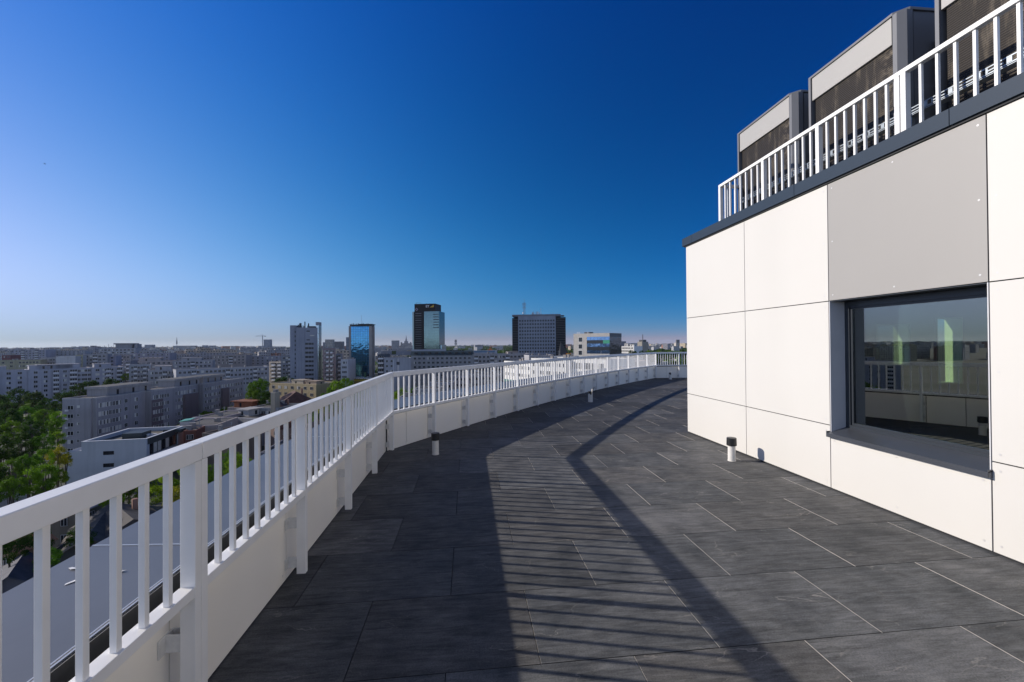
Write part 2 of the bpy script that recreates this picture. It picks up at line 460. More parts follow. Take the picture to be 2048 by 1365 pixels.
ys1 = [-10.1, -7.3, -4.5, -3.1, -2.05, -1.0, 0.06, 1.11, 1.80, 2.86, 3.92, 4.98, 6.13]
parapet('parapet_wall', 'cream clad low parapet behind the straight near length of railing', [n1(-10.2), (mitre((COR[0], COR[1], H1), A2, 0)[0], 6.18, H1)],
        [(n1(a), n1(b)) for a, b in zip(ys1[:-1], ys1[1:])])
st2 = [run2(k*BAY2) for k in range(16)]
p2 = [run2(0.0)] + [run2(0.40)] + [run2(k*BAY2 - 0.06) for k in range(1, 16)]
p2[-1] = run2(15*BAY2 + 0.05)
parapet('parapet_wall', 'cream clad low parapet curving away beyond the bent corner post', st2, list(zip(p2[:-1], p2[1:])))
parapet('parapet_wall', 'shaded low parapet crossing the far end of the terrace', [run3(s) for s in (0, 9)], [(run3(a), run3(b)) for a, b in ((-0.05, 0.5), (0.5, 1.02), (1.02, 2.1), (2.1, 3.1), (3.1, 4.1), (4.1, 5.1), (5.1, 6.1), (6.1, 7.1), (7.1, 8.9))])

inn = line_off(-0.27, 9.0)
outer = [(-2.02, -10.2), (-1.96, 6.95)]
for k in range(2, 15): outer.append(off(run2(k*BAY2), -1.45))
outer += [mitre(END2, H3, -1.45), off(run3(9.0), -1.45)]
outer[0] = (-2.02, -10.2)
ledge = thing('roof_ledge', 'wide slate grey metal ledge outside the terrace railing', 'ledge')
MB().prism(inn + outer[::-1], -0.9, 0.50).build('ledge_sheet', M_ledge, ledge)
def strip(a0, a1, z0, z1, name, mat):
    mb = MB(); A = line_off(a0, 9.0); B = line_off(a1, 9.0)
    for k in range(len(A) - 1):
        mb.face([(*A[k], z1), (*A[k+1], z1), (*B[k+1], z1), (*B[k], z1)])
        mb.face([(*A[k], z0), (*A[k+1], z0), (*A[k+1], z1), (*A[k], z1)])
        mb.face([(*B[k+1], z0), (*B[k], z0), (*B[k], z1), (*B[k+1], z1)])
    return mb.build(name, mat, ledge)
strip(-0.268, -0.276, 0.46, 0.508, 'edge_trim', M_trim)
strip(-0.286, -0.292, 0.499, 0.506, 'edge_trim', M_trim)
for p_, q_ in [((-1.36, 2.34), (-1.975, 2.40)), ((-1.36, 4.9), (-1.965, 4.96))] + [(off(run2(k*BAY2), -0.3), off(run2(k*BAY2), -1.44)) for k in (3, 6, 9, 12)]:
    MB().bar((*p_, 0.503), (*q_, 0.5005), 0.008, 0, 0.004).build('seam', M_trim, ledge)
MB().prism([(p[0] + 0.12, p[1]) for p in outer] + [(17.2, 6.9), (17.2, -10.0)], GZ, -0.9).build('building_body', paint('body_white', (0.6, 0.59, 0.57), 0.7), ledge)

for k, (x_, y_, a_) in enumerate(((-1.62, 2.10, .3), (-1.76, 2.04, 1.1), (-1.86, 2.16, -.4))):
    fm = MB(); fm.face([(-.028, -.004, 0.002), (.0, -.010, 0.003), (.030, -.002, 0.007), (.012, .008, 0.002), (-.02, .007, 0.002)]); fm.face([(-.02, .007, 0.001), (.012, .008, 0.001), (.030, -.002, 0.006), (.0, -.010, 0.002), (-.028, -.004, 0.001)])
    o = fm.build('white_fleck', M_rail, None, (x_, y_, 0.501), a_, merge=False)
    put(o, 'small curled white fleck lying on the slate grey ledge', 'debris', 'white flecks on the ledge')

# ------------------------------------------------------------------ railings
def rail_parts():
    post = MB().box(-0.058, 0.0, -0.019, 0.019, 0.035, 1.086).build('post', M_rail, bevel=0.003)
    bal = MB().box(-0.036, -0.015, -0.0105, 0.0105, 0.590, 1.087).build('baluster', M_rail, bevel=0.0015)
    br = MB(); z = 0.0
    br.prism([(-0.119, -0.05), (-0.113, -0.05), (-0.113, -0.012), (-0.058, -0.012), (-0.058, -0.006), (-0.119, -0.006)], z, z + 0.07)
    b0 = br.build('bracket', M_bracket)
    return post, bal, b0
POST, BAL, BRK = rail_parts()
for o in (POST, BAL, BRK): C.objects.unlink(o)
def add_post(t, st, deep=1.0):
    p = inst(POST, t, (st[0], st[1], 0), -st[2], 'post')
    for z in (0.075, 0.335): inst(BRK, p, (0, 0, z), 0, 'bracket')
    return p
def railing(label, stations, posts, nbal, first=True, last=True):
    """stations: sweep of the rails; posts: stations of posts; nbal balusters in each bay"""
    t = thing('railing', label, 'railing', group='white terrace railing lengths')
    MB().sweep(stations, [(-0.062, 1.088), (0.004, 1.088), (0.004, 1.157), (-0.062, 1.157)]).build('handrail', M_rail, t, bevel=0.004)
    for p in posts: add_post(t, p)
    for a, b in zip(posts[:-1], posts[1:]):
        L_ = math.hypot(b[0] - a[0], b[1] - a[1]); ux, uy = (b[0] - a[0])/L_, (b[1] - a[1])/L_
        h = math.atan2(ux, uy); w = 0.0195
        MB().sweep([(a[0] + ux*w, a[1] + uy*w, h), (b[0] - ux*w, b[1] - uy*w, h)], [(-0.060, 0.552), (-0.002, 0.552), (-0.002, 0.592), (-0.060, 0.592)]).build('bottom_rail', M_rail, t, bevel=0.002)
        for k in range(1, nbal + 1):
            f = (w + (L_ - 2*w)*k/(nbal + 1))/L_
            inst(BAL, t, (a[0] + (b[0] - a[0])*f, a[1] + (b[1] - a[1])*f, 0), -h, 'baluster')
    return t
pa = [n1(1.783 - 1.05*k) for k in range(11)][::-1]
railing('white baluster railing length at the near left, ending beside a doubled post', [n1(-9.3), n1(1.8015)], pa, 8)
pb = [n1(1.824)] + [n1(1.824 + 1.0603*k) for k in (1, 2, 3, 4)]
pb[-1] = (COR[0], COR[1], (H1 + A2)/2)
railing('white baluster railing length running straight from the doubled post to the corner', [n1(1.8065), (*mitre((COR[0], COR[1], H1), A2, 0.0), (H1 + A2)/2)], pb, 8)
names = ['first white railing length past the bent corner post', 'middle white railing length of the curved far run', 'last white railing length of the curved run before the far corner']
for i in range(3):
    ss = [run2((5*i + k)*BAY2) for k in range(6)]
    sw = [run2((5*i + k*0.5)*BAY2) for k in range(11)]
    if i == 0: sw[0] = (COR[0], COR[1], (H1 + A2)/2)
    if i == 2: sw[-1] = (END2[0], END2[1], (END2[2] + H3)/2)
    po = ss[:] if i == 0 else ss[:]
    if i == 0:
        t = railing(names[i], sw, [(COR[0], COR[1], A2)] + ss[1:], 7)
        ch = [c for c in t.children if c.name.startswith('post')][0]
        for g in list(ch.children): bpy.data.objects.remove(g)
        bpy.data.objects.remove(ch)                       # the corner post belongs to the straight length
    else:
        t = railing(names[i], sw, ss, 7)
        ch = [c for c in t.children if c.name.startswith('post')][0]
        for g in list(ch.children): bpy.data.objects.remove(g)
        bpy.data.objects.remove(ch)
r3 = [run3(s) for s in (0.02, 1.04, 2.06, 3.1, 4.1, 5.1, 6.1, 7.1)]
railing('shaded white railing length across the far end of the terrace', [(END2[0], END2[1], (END2[2] + H3)/2), run3(1.0), run3(7.2)], r3[1:], 8)
t = [o for o in C.objects if o.get('label', '').startswith('shaded white railing')][0]
a, b = run3(0.0), r3[1]
for k in range(1, 10):
    inst(BAL, t, (a[0] + (b[0] - a[0])*k/10, a[1] + (b[1] - a[1])*k/10, 0), -H3, 'baluster')
MB().sweep([run3(0.03), run3(1.02)], [(-0.060, 0.552), (-0.002, 0.552), (-0.002, 0.592), (-0.060, 0.592)]).build('bottom_rail', M_rail, t)

# ------------------------------------------------------------------ bollard lights on the terrace
def bollard(label, x, y):
    t = thing('bollard_light', label, 'bollard light', (x, y, 0), 0, 'bollard lights on the terrace')
    MB().tube((0, 0), 0.047, 0.046, 0.0, 0.202, 28).build('post', M_boll, t, bevel=0.002)
    mb = MB(); n = 28
    prof = [(0.040, 0.199), (0.060, 0.203), (0.0615, 0.212), (0.0595, 0.297), (0.054, 0.303), (0.0, 0.304)]
    for (r0, z0), (r1, z1) in zip(prof[:-1], prof[1:]): mb.tube((0, 0), r0, max(r1, 1e-4), z0, z1, n, 0, False)
    mb.build('lamp_cap', M_cap, t)
    MB().tube((0, 0), 0.051, 0.051, 0.0, 0.006, 24).build('base', M_boll, t)
bollard('white bollard light with black cap standing by the white wall, casting its shadow on it', 3.44, 5.05)
bollard('white bollard light with black cap in the parapet shade past the railing corner', -0.459, 5.889)
def cut_bollard(label, x, y, rz):
    t = thing('vent_pipe', label, 'vent pipe', (x, y, 0), rz, 'cut vent pipes on the terrace')
    MB().tube((0, 0), 0.062, 0.062, 0.0, 0.20, 24).build('pipe', M_boll, t)
    mb = MB(); mb.tube((0, 0), 0.062, 0.060, 0.20, 0.34, 10, 0, False, R(-60), R(50)); mb.tube((0, 0), 0.056, 0.056, 0.20, 0.335, 10, 0, False, R(-60), R(50))
    mb.build('upstand', M_boll, t)
    MB().tube((-0.012, 0), 0.044, 0.044, 0.2, 0.285, 16).build('plug', M_cap, t)
    mb = MB(); mb.tube((-0.05, -0.03), 0.022, 0.02, 0.185, 0.225, 12); mb.build('spout', M_boll, t)
cut_bollard('white vent pipe cut open on one side, beside the curved parapet', 3.233, 10.60, R(10))
cut_bollard('small shaded vent pipe standing at the far corner of the terrace', 8.62, 16.72, R(-20))

# ------------------------------------------------------------------ penthouse with its white wall
WX = 3.785
pent = thing('penthouse_building', 'white clad penthouse on the terrace with dark window and slate coping', 'building')
ycol = [6.745, 5.238, 3.928, 2.595, 1.285, -0.03, -1.34, -2.65, -4.6, -6.6, -8.6]
zrow = [0.018, 0.675, 1.98, 3.215]
def wall_panel(y0, y1, z0, z1, mat, label=None):
    g = 0.0045
    mb = MB(); mb.box(WX, WX + 0.009, y1 + g, y0 - g, z0 + g, z1 - g)
    ny = 3; nz = 2 if z1 - z0 < 0.9 else 3
    for i in range(ny):
        for k in range(nz):
            if 0 < i < ny - 1 and 0 < k < nz - 1: continue
            yy = y1 + 0.05 + (y0 - y1 - 0.10)*i/(ny - 1); zc = z0 + 0.06 + (z1 - z0 - 0.12)*k/(nz - 1)
            mb.face([(WX - 0.0012, yy + 0.008*math.cos(q*math.pi/4), zc + 0.008*math.sin(q*math.pi/4)) for q in range(8)], 1)
    o = mb.build('cladding_panel', [mat, M_screw], pent, merge=False)
    if label: o['label'] = label
for c in range(len(ycol) - 1):
    for r in range(3):
        y0, y1, z0, z1 = ycol[c], ycol[c+1], zrow[r], zrow[r+1]
        if c == 2:
            if r == 0: z1 = 0.582
            if r == 1: continue
        wall_panel(y0, y1, z0, z1, M_cladg if (c == 2 and r == 2) else M_cladw, 'grey cladding panel above the window' if (c == 2 and r == 2) else None)
YW0, YW1, ZW0, ZW1 = 2.60, 3.924, 0.585, 1.978
mb = MB()                                                  # backing wall with the window hole
for (a, b, c, d) in ((-8.6, YW0, 0, 3.215), (YW1, 6.735, 0, 3.215), (YW0, YW1, 0, ZW0), (YW0, YW1, ZW1, 3.215)):
    mb.box(WX + 0.022, 4.02, a, b, c, d)
mb.build('backing_wall', M_black, pent, merge=False)
M_rev = paint('reveal_white', (0.62, 0.62, 0.63), 0.5)
MB().box(WX + 0.001, 3.985, YW1 - 0.006, YW1 + 0.001, ZW0, ZW1).build('window_reveal', M_rev, pent, merge=False)
MB().box(WX + 0.001, 3.985, YW0 - 0.001, YW0 + 0.006, ZW0, ZW1).build('window_reveal', M_rev, pent, merge=False)
MB().box(WX + 0.001, 3.985, YW0 + 0.007, YW1 - 0.007, ZW1 - 0.006, ZW1 + 0.0).build('window_soffit', M_frame, pent)  # dark frame colour put on the soffit for the shade under the head
win = MB()
xf0, xf1 = 3.955, 4.02
def ring(mb, x0, x1, ya, yb, za, zb, wd, wt=None, wbm=None, m=0):
    wt = wt or wd; wbm = wbm or wd
    mb.box(x0, x1, ya, ya + wd, za, zb, m); mb.box(x0, x1, yb - wd, yb, za, zb, m)
    mb.box(x0, x1, ya + wd, yb - wd, za, za + wbm, m); mb.box(x0, x1, ya + wd, yb - wd, zb - wt, zb, m)
ring(win, xf0, xf1, YW0 + 0.008, YW1 - 0.008, ZW0 + 0.03, ZW1 - 0.008, 0.05, 0.06, 0.07)
ring(win, xf0 + 0.016, xf1 - 0.01, YW0 + 0.058, YW1 - 0.058, ZW0 + 0.10, ZW1 - 0.068, 0.022)
w_o = win.build('window', M_frame, pent, bevel=0.002, merge=False)
MB().box(3.985, 3.991, YW0 + 0.075, YW1 - 0.075, ZW0 + 0.115, ZW1 - 0.085).build('pane', M_pane, w_o)
sil = MB()                                                 # sloped sill with upturned lip
pf = [(3.962, 0.640), (3.962, 0.628), (WX - 0.045, 0.585), (WX - 0.045, 0.548), (WX - 0.043, 0.548), (WX - 0.043, 0.590), (3.95, 0.640)]
pf = [(WX - 0.042, 0.556), (WX - 0.042, 0.598), (3.956, 0.655), (3.956, 0.640), (WX - 0.038, 0.592), (WX - 0.038, 0.556)]
ya, yb = YW0 - 0.012, YW1 + 0.012
for k in range(6):
    a, b = pf[k], pf[(k + 1) % 6]
    sil.face([(a[0], ya, a[1]), (a[0], yb, a[1]), (b[0], yb, b[1]), (b[0], ya, b[1])])
sil.face([(p[0], ya, p[1]) for p in pf]); sil.face([(p[0], yb, p[1]) for p in pf[::-1]])
for y in (ya, yb - 0.004): sil.box(WX - 0.041, 3.784, y, y + 0.004, 0.556, 0.615)
sil.build('sill', M_sill, w_o, merge=False)
cop = MB()
jy = [6.81, 6.50, 4.33, 2.80, 0.9, -1.1, -3.3, -5.6, -8.6]
for a, b in zip(jy[:-1], jy[1:]):
    cop.box(3.75, 4.10, b + 0.003, a - 0.003, 3.235, 3.368)
cop.build('coping', M_coping, pent, bevel=0.004, merge=False)
MB().box(3.77, 4.0, -8.6, 6.78, 3.216, 3.234).build('coping_shadow_gap', M_black, pent)
# the rooms behind, seen through the glass
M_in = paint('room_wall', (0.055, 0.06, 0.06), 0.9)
M_infl = paint('room_floor', (0.42, 0.34, 0.13), 0.5, 0, 0.2, 2)
M_green = paint('room_reveal_green', (0.62, 0.74, 0.50), 0.6)
rm = MB()
rm.box(4.03, 13.0, -2.65, -2.6, 0.0, 3.0); rm.box(13.0, 13.05, -2.6, 6.5, 0, 3.0); rm.box(4.03, 13.0, -2.6, 6.5, 2.95, 3.0)
OP = [(7.15, 7.80, 1.12, 1.86), (8.35, 8.88, 0.78, 1.98)]
xs = [4.03, 7.15, 7.80, 8.35, 8.88, 13.0]
rm.box(4.03, 7.15, 6.48, 6.5, 0, 2.95); rm.box(7.80, 8.35, 6.48, 6.5, 0, 2.95); rm.box(8.88, 13.0, 6.48, 6.5, 0, 2.95)
for (a, b, c, d) in OP: rm.box(a, b, 6.48, 6.5, 0, c); rm.box(a, b, 6.48, 6.5, d, 2.95)
rm.build('room', M_in, pent, merge=False)
MB().box(4.03, 13.0, -2.6, 6.48, 0.0, 0.012).build('room_floor', M_infl, pent)
nw = MB()
for (a, b) in ((4.03, 7.15), (7.80, 8.35), (8.88, 13.2)): nw.box(a, b, 6.50, 6.735, 0, 3.215)
for (a, b, c, d) in OP: nw.box(a, b, 6.50, 6.735, 0, c); nw.box(a, b, 6.50, 6.735, d, 3.215)
nw.build('north_wall', M_cladw, pent, merge=False)
gv = MB()
for (a, b, c, d) in OP:
    gv.box(a - 0.0, a + 0.02, 6.47, 6.738, c, d); gv.box(b - 0.02, b, 6.47, 6.738, c, d)
    gv.box(a + 0.02, b - 0.02, 6.47, 6.738, c, c + 0.02); gv.box(a + 0.02, b - 0.02, 6.47, 6.738, d - 0.02, d)
gv.build('back_window_reveal', M_green, pent, merge=False)
MB().box(4.03, 13.2, -8.6, 6.735, 3.01, 3.30).build('roof', M_roofing, pent)
MB().box(13.06, 13.2, -2.8, 6.495, 0, 3.0).build('east_wall', M_cladw, pent)

# roof railing
RX = 4.30
def ry(u): return RX/math.tan(az(u))
t = thing('railing', 'white baluster railing along the penthouse roof edge in front of the condensers', 'railing')
yend = ry(1443)
ztop = 4.235
MB().box(RX - 0.03, RX + 0.03, -2.6, yend, ztop - 0.045, ztop).build('handrail', M_rail, t, bevel=0.004)
MB().box(RX + 0.031, 9.0, yend - 0.055, yend, ztop - 0.045, ztop).build('handrail', M_rail, t, bevel=0.004)
MB().box(RX - 0.018, RX + 0.018, -2.6, yend - 0.04, 3.42, 3.45).build('bottom_rail', M_rail, t)
MB().box(RX + 0.04, 9.0, yend - 0.045, yend - 0.01, 3.42, 3.45).build('bottom_rail', M_rail, t)
psts = [yend - 0.025, ry(1532), ry(1643), ry(1805), ry(1805) - 0.06]
bp_ = ry(1643) - ry(1805)
yy = psts[-1]
for k in range(4): yy -= 1.12; psts.append(yy)
P2 = MB().box(-0.03, 0.03, -0.024, 0.024, 3.30, ztop - 0.046).build('post', M_rail, t, bevel=0.003)
P2.location = (RX, psts[0], 0)
for y in psts[1:]: inst(P2, t, (RX, y, 0), 0, 'post')
B2 = MB().box(-0.013, 0.013, -0.011, 0.011, 3.451, ztop - 0.046).build('baluster', M_rail, t)
first = True
pr = [p for i, p in enumerate(psts) if i != 4]
for i in range(len(pr) - 1):
    a, b = pr[i], pr[i+1]
    if i == 3: a = psts[4]
    for k in range(1, 8):
        yy = a + (b - a)*k/8
        if first: B2.location = (RX, yy, 0); first = False
        else: inst(B2, t, (RX, yy, 0), 0, 'baluster')
for k in range(1, 14):
    inst(B2, t, (RX + k*0.13, yend - 0.027, 0), R(90), 'baluster')
for k in (1.05, 2.1): inst(P2, t, (RX + k + 0.6, yend - 0.027, 0), R(90), 'post')

# condenser units
def coil_mat():
    m, tt, b = node_mat('condenser_coil'); N = tt.nodes.new
    tc = N('ShaderNodeTexCoord'); sx = N('ShaderNodeSeparateXYZ'); L(tt, tc.outputs['Object'], sx.inputs[0])
    w = N('ShaderNodeTexWave'); w.bands_direction = 'Z'; w.inputs['Scale'].default_value = 14; w.inputs['Distortion'].default_value = 0.6; w.inputs['Detail'].default_value = 2
    L(tt, tc.outputs['Object'], w.inputs['Vector'])
    mp = N('ShaderNodeMapping'); mp.inputs['Scale'].default_value = (1, 7, 1.1); L(tt, tc.outputs['Object'], mp.inputs[0])
    nz = N('ShaderNodeTexNoise'); nz.inputs['Scale'].default_value = 1.5; nz.inputs['Detail'].default_value = 8; nz.inputs['Roughness'].default_value = 0.7; L(tt, mp.outputs[0], nz.inputs['Vector'])
    mr = N('ShaderNodeMapRange'); mr.inputs[1].default_value = 0.53; mr.inputs[2].default_value = 0.8; L(tt, nz.outputs['Fac'], mr.inputs[0])
    rp = N('ShaderNodeValToRGB'); e = rp.color_ramp.elements
    e[0].color = (0.012, 0.010, 0.009, 1); e[1].color = (0.046, 0.038, 0.030, 1); L(tt, w.outputs['Fac'], rp.inputs[0])
    mx = N('ShaderNodeMix'); mx.data_type = 'RGBA'; mx.inputs[7].default_value = (0.36, 0.30, 0.22, 1)
    # crushed, shinier fins towards the end of the coil (lower object y)
    ed = N('ShaderNodeMapRange'); ed.inputs[1].default_value = 0.22; ed.inputs[2].default_value = 0.0; ed.inputs[3].default_value = 0.0; ed.inputs[4].default_value = 0.55
    L(tt, sx.outputs['Y'], ed.inputs[0])
    n2 = N('ShaderNodeTexNoise'); n2.inputs['Scale'].default_value = 9; n2.inputs['Detail'].default_value = 5; n2.inputs['Distortion'].default_value = 1.5; L(tt, tc.outputs['Object'], n2.inputs['Vector'])
    m2 = N('ShaderNodeMapRange'); m2.inputs[1].default_value = 0.45; m2.inputs[2].default_value = 0.7; L(tt, n2.outputs['Fac'], m2.inputs[0])
    mm = N('ShaderNodeMath'); mm.operation = 'MULTIPLY'; L(tt, ed.outputs[0], mm.inputs[0]); L(tt, m2.outputs[0], mm.inputs[1])
    ad = N('ShaderNodeMath'); ad.operation = 'MAXIMUM'; m5 = N('ShaderNodeMath'); m5.operation = 'MULTIPLY'; m5.inputs[1].default_value = 0.55
    L(tt, mr.outputs[0], m5.inputs[0]); L(tt, m5.outputs[0], ad.inputs[0]); L(tt, mm.outputs[0], ad.inputs[1])
    L(tt, ad.outputs[0], mx.inputs[0]); L(tt, rp.outputs[0], mx.inputs[6]); L(tt, mx.outputs[2], b.inputs['Base Color'])
    b.inputs['Roughness'].default_value = 0.5; b.inputs['Metallic'].default_value = 0.2
    bp = N('ShaderNodeBump'); bp.inputs['Strength'].default_value = 0.6; bp.inputs['Distance'].default_value = 0.01
    L(tt, w.outputs['Fac'], bp.inputs['Height']); L(tt, bp.outputs[0], b.inputs['Normal'])
    return m
M_coil = coil_mat()
UX = 4.62
def uy(u): return UX/math.tan(az(u))
def condenser(label, uL, uR):
    y1, y0 = uy(uL), uy(uR)                   # y1 far, y0 near
    t = thing('air_conditioner', label, 'condenser unit', (UX, y0, 0), 0, 'condenser units on the penthouse roof')
    w = y1 - y0; z0, z1 = 3.46, 1.55 + 0.775*UX
    ch = 0.09
    # casing: back part and the chamfered corner posts
    MB().prism([(0.16, 0.02), (0.95, 0.0), (0.95, w), (0.16, w - 0.02)], z0, z1 - 0.03).build('casing', M_casing2, t)
    MB().prism([(0.0, 0.10), (0.10, 0.0), (0.97, -0.01), (0.97, w + 0.01), (0.0, w)], z1 - 0.028, z1).build('lid', M_casing2, t)
    MB().box(0.012, 0.05, 0.12, w - 0.045, z1 - 0.335, z1 - 0.035).build('top_panel', M_casing, t, bevel=0.004)
    cp_ = MB(); cp_.prism([(0.0, 0.055), (0.0, 0.10), (0.13, 0.10), (0.13, 0.0), (0.06, 0.0)], z0, z1 - 0.03)
    cp_.build('corner_post', M_casing2, t)
    MB().box(0.0, 0.13, w - 0.035, w, z0, z1 - 0.03).build('corner_post', M_casing2, t)
    co = MB().box(0, 0.05, 0, w - 0.19, 0, z1 - 0.345 - z0 - 0.02).build('coil', M_coil, t, loc=(0.035, 0.115, z0 + 0.02))
    # side with its dark grille openings
    lv = MB()
    nb = 5; zt = z1 - 0.34; hh = (zt - z0 - 0.1)/nb
    for k in range(nb): lv.box(0.40, 0.72, -0.012, 0.003, zt - (k + 1)*hh + 0.02, zt - k*hh)
    lv.build('side_grille', M_black, t, merge=False)
    # feet
    for yy in (0.08, w - 0.16): MB().box(0.05, 0.9, yy, yy + 0.08, 3.302, z0 - 0.002).build('foot', M_galv, t)
    return t
condenser('grey condenser unit with its far coil end, smallest in view at the roof corner', 1479, 1595)
condenser('grey condenser unit in the middle of the roof row, whole front in view', 1623, 1813)
condenser('grey condenser unit cut by the top right of the picture, behind the roof railing', 1879, 2125)
tray = thing('cable_tray', 'slotted galvanised cable tray running along the condenser fronts', 'cable tray')
zt = 1.55 + 0.528*4.50
mb = MB(); xt = 4.50; yt1 = 6.3; y = -1.5
mb.box(xt, xt + 0.006, y, yt1, zt - 0.065, zt - 0.055); mb.box(xt, xt + 0.006, y, yt1, zt - 0.010, zt)
mb.box(xt + 0.006, xt + 0.10, y, yt1, zt - 0.075, zt - 0.070)
k = 0
while y < yt1 - 0.2:
    mb.box(xt, xt + 0.006, y, y + 0.035, zt - 0.058, zt - 0.012); mb.box(xt, xt + 0.006, y + 0.055, y + 0.16, zt - 0.040, zt - 0.030); mb.box(xt, xt + 0.006, y + 0.16, y + 0.175, zt - 0.058, zt - 0.012)
    y += 0.21
mb.build('channel', M_galv, tray, merge=False)
for y in (-1.0, 0.6, 2.1, 3.7, 5.3, 6.2):
    MB().box(4.52, 4.56, y, y + 0.04, 3.302, zt - 0.076).build('support', M_galv, tray)
pipe = MB()
for y0_, y1_ in ((5.16, 5.35), (3.72, 3.95)):
    pipe.bar((4.56, y0_, 3.62), (4.56, y1_, 3.62), 0.035); pipe.bar((4.56, y0_, 3.31), (4.56, y0_, 3.63), 0.03)
put(pipe.build('refrigerant_pipe', paint('pipe_lagging', (0.5, 0.5, 0.52), 0.6)), 'short lagged pipes rising beside the condenser feet', 'pipe')

# ================================================================== the city
def far_facade():
    """plaster walls with rows of dark windows, for blocks too far off to show single windows; tint from the object colour"""
    m, t, b = node_mat('far_facade'); N = t.nodes.new
    uv = N('ShaderNodeUVMap'); uv.uv_map = 'UVMap'; sx = N('ShaderNodeSeparateXYZ'); L(t, uv.outputs[0], sx.inputs[0])
    oi = N('ShaderNodeObjectInfo')
    def band(src, period, lo, hi):
        d = N('ShaderNodeMath'); d.operation = 'DIVIDE'; d.inputs[1].default_value = period; L(t, src, d.inputs[0])
        f = N('ShaderNodeMath'); f.operation = 'FRACT'; L(t, d.outputs[0], f.inputs[0])
        a = N('ShaderNodeMath'); a.operation = 'GREATER_THAN'; a.inputs[1].default_value = lo; L(t, f.outputs[0], a.inputs[0])
        c = N('ShaderNodeMath'); c.operation = 'LESS_THAN'; c.inputs[1].default_value = hi; L(t, f.outputs[0], c.inputs[0])
        o = N('ShaderNodeMath'); o.operation = 'MULTIPLY'; L(t, a.outputs[0], o.inputs[0]); L(t, c.outputs[0], o.inputs[1])
        return o.outputs[0]
    bx = band(sx.outputs['X'], 3.1, 0.24, 0.76); by = band(sx.outputs['Y'], 3.0, 0.34, 0.80)
    w = N('ShaderNodeMath'); w.operation = 'MULTIPLY'; L(t, bx, w.inputs[0]); L(t, by, w.inputs[1])
    wn_ = N('ShaderNodeTexWhiteNoise'); wn_.noise_dimensions = '2D'
    fl = N('ShaderNodeVectorMath'); fl.operation = 'FLOOR'; dv = N('ShaderNodeVectorMath'); dv.operation = 'DIVIDE'; dv.inputs[1].default_value = (3.1, 3.0, 1)
    L(t, uv.outputs[0], dv.inputs[0]); L(t, dv.outputs[0], fl.inputs[0]); L(t, fl.outputs[0], wn_.inputs['Vector'])
    k = N('ShaderNodeMapRange'); k.inputs[1].default_value = 0.1; k.inputs[2].default_value = 0.35; k.inputs[3].default_value = 0.25; k.inputs[4].default_value = 1; L(t, wn_.outputs[0], k.inputs[0])
    w2 = N('ShaderNodeMath'); w2.operation = 'MULTIPLY'; L(t, w.outputs[0], w2.inputs[0]); L(t, k.outputs[0], w2.inputs[1])
    gm = N('ShaderNodeNewGeometry'); sz = N('ShaderNodeSeparateXYZ'); L(t, gm.outputs['Normal'], sz.inputs[0])
    lt = N('ShaderNodeMath'); lt.operation = 'LESS_THAN'; lt.inputs[1].default_value = 0.5; L(t, sz.outputs['Z'], lt.inputs[0])
    w3 = N('ShaderNodeMath'); w3.operation = 'MULTIPLY'; L(t, w2.outputs[0], w3.inputs[0]); L(t, lt.outputs[0], w3.inputs[1])
    nz = N('ShaderNodeTexNoise'); nz.inputs['Scale'].default_value = 0.12; nz.inputs['Detail'].default_value = 5
    tc = N('ShaderNodeTexCoord'); L(t, tc.outputs['Object'], nz.inputs['Vector'])
    mv = N('ShaderNodeMapRange'); mv.inputs[3].default_value = 0.75; mv.inputs[4].default_value = 1.2; L(t, nz.outputs['Fac'], mv.inputs[0])
    m0 = N('ShaderNodeMix'); m0.data_type = 'RGBA'; m0.blend_type = 'MULTIPLY'; m0.inputs[0].default_value = 1
    L(t, oi.outputs['Color'], m0.inputs[6]); L(t, mv.outputs[0], m0.inputs[7])
    rf = N('ShaderNodeMix'); rf.data_type = 'RGBA'; rf.inputs[6].default_value = (0.13, 0.125, 0.12, 1); L(t, lt.outputs[0], rf.inputs[0]); L(t, m0.outputs[2], rf.inputs[7])
    m1 = N('ShaderNodeMix'); m1.data_type = 'RGBA'; m1.inputs[7].default_value = (0.03, 0.035, 0.045, 1)
    L(t, w3.outputs[0], m1.inputs[0]); L(t, rf.outputs[2], m1.inputs[6]); L(t, m1.outputs[2], b.inputs['Base Color'])
    r = N('ShaderNodeMapRange'); r.inputs[3].default_value = 0.85; r.inputs[4].default_value = 0.2; L(t, w3.outputs[0], r.inputs[0]); L(t, r.outputs[0], b.inputs['Roughness'])
    return m
M_far = far_facade()
M_glass = paint('window_pane_dark', (0.012, 0.016, 0.024), 0.15, 0, 0.3, 0.8, spec=0.3)
M_curt = paint('window_curtain', (0.55, 0.53, 0.48), 0.4, 0, 0.15, 2)
M_wf = paint('window_frame_white', (0.6, 0.6, 0.6), 0.5)
M_balc = paint('balcony_white', (0.62, 0.62, 0.64), 0.6, 0, 0.1, 0.4)
M_roofd = paint('flat_roof_tar', (0.07, 0.07, 0.075), 0.9, 0, 0.25, 0.15)
M_rim = paint('roof_rim_metal', (0.45, 0.46, 0.47), 0.4, 0.3)
M_dark = paint('dark_metal', (0.03, 0.033, 0.04), 0.5)
M_steel = paint('mast_steel', (0.32, 0.33, 0.35), 0.5, 0.4)
M_bark = paint('bark', (0.07, 0.055, 0.04), 0.9, 0, 0.3, 4)
def plaster(col):
    key = 'plaster_%02d_%02d_%02d' % tuple(int(c*100) for c in col)
    return paint(key, col, 0.85, 0, 0.14, 0.12, streak=0.22)

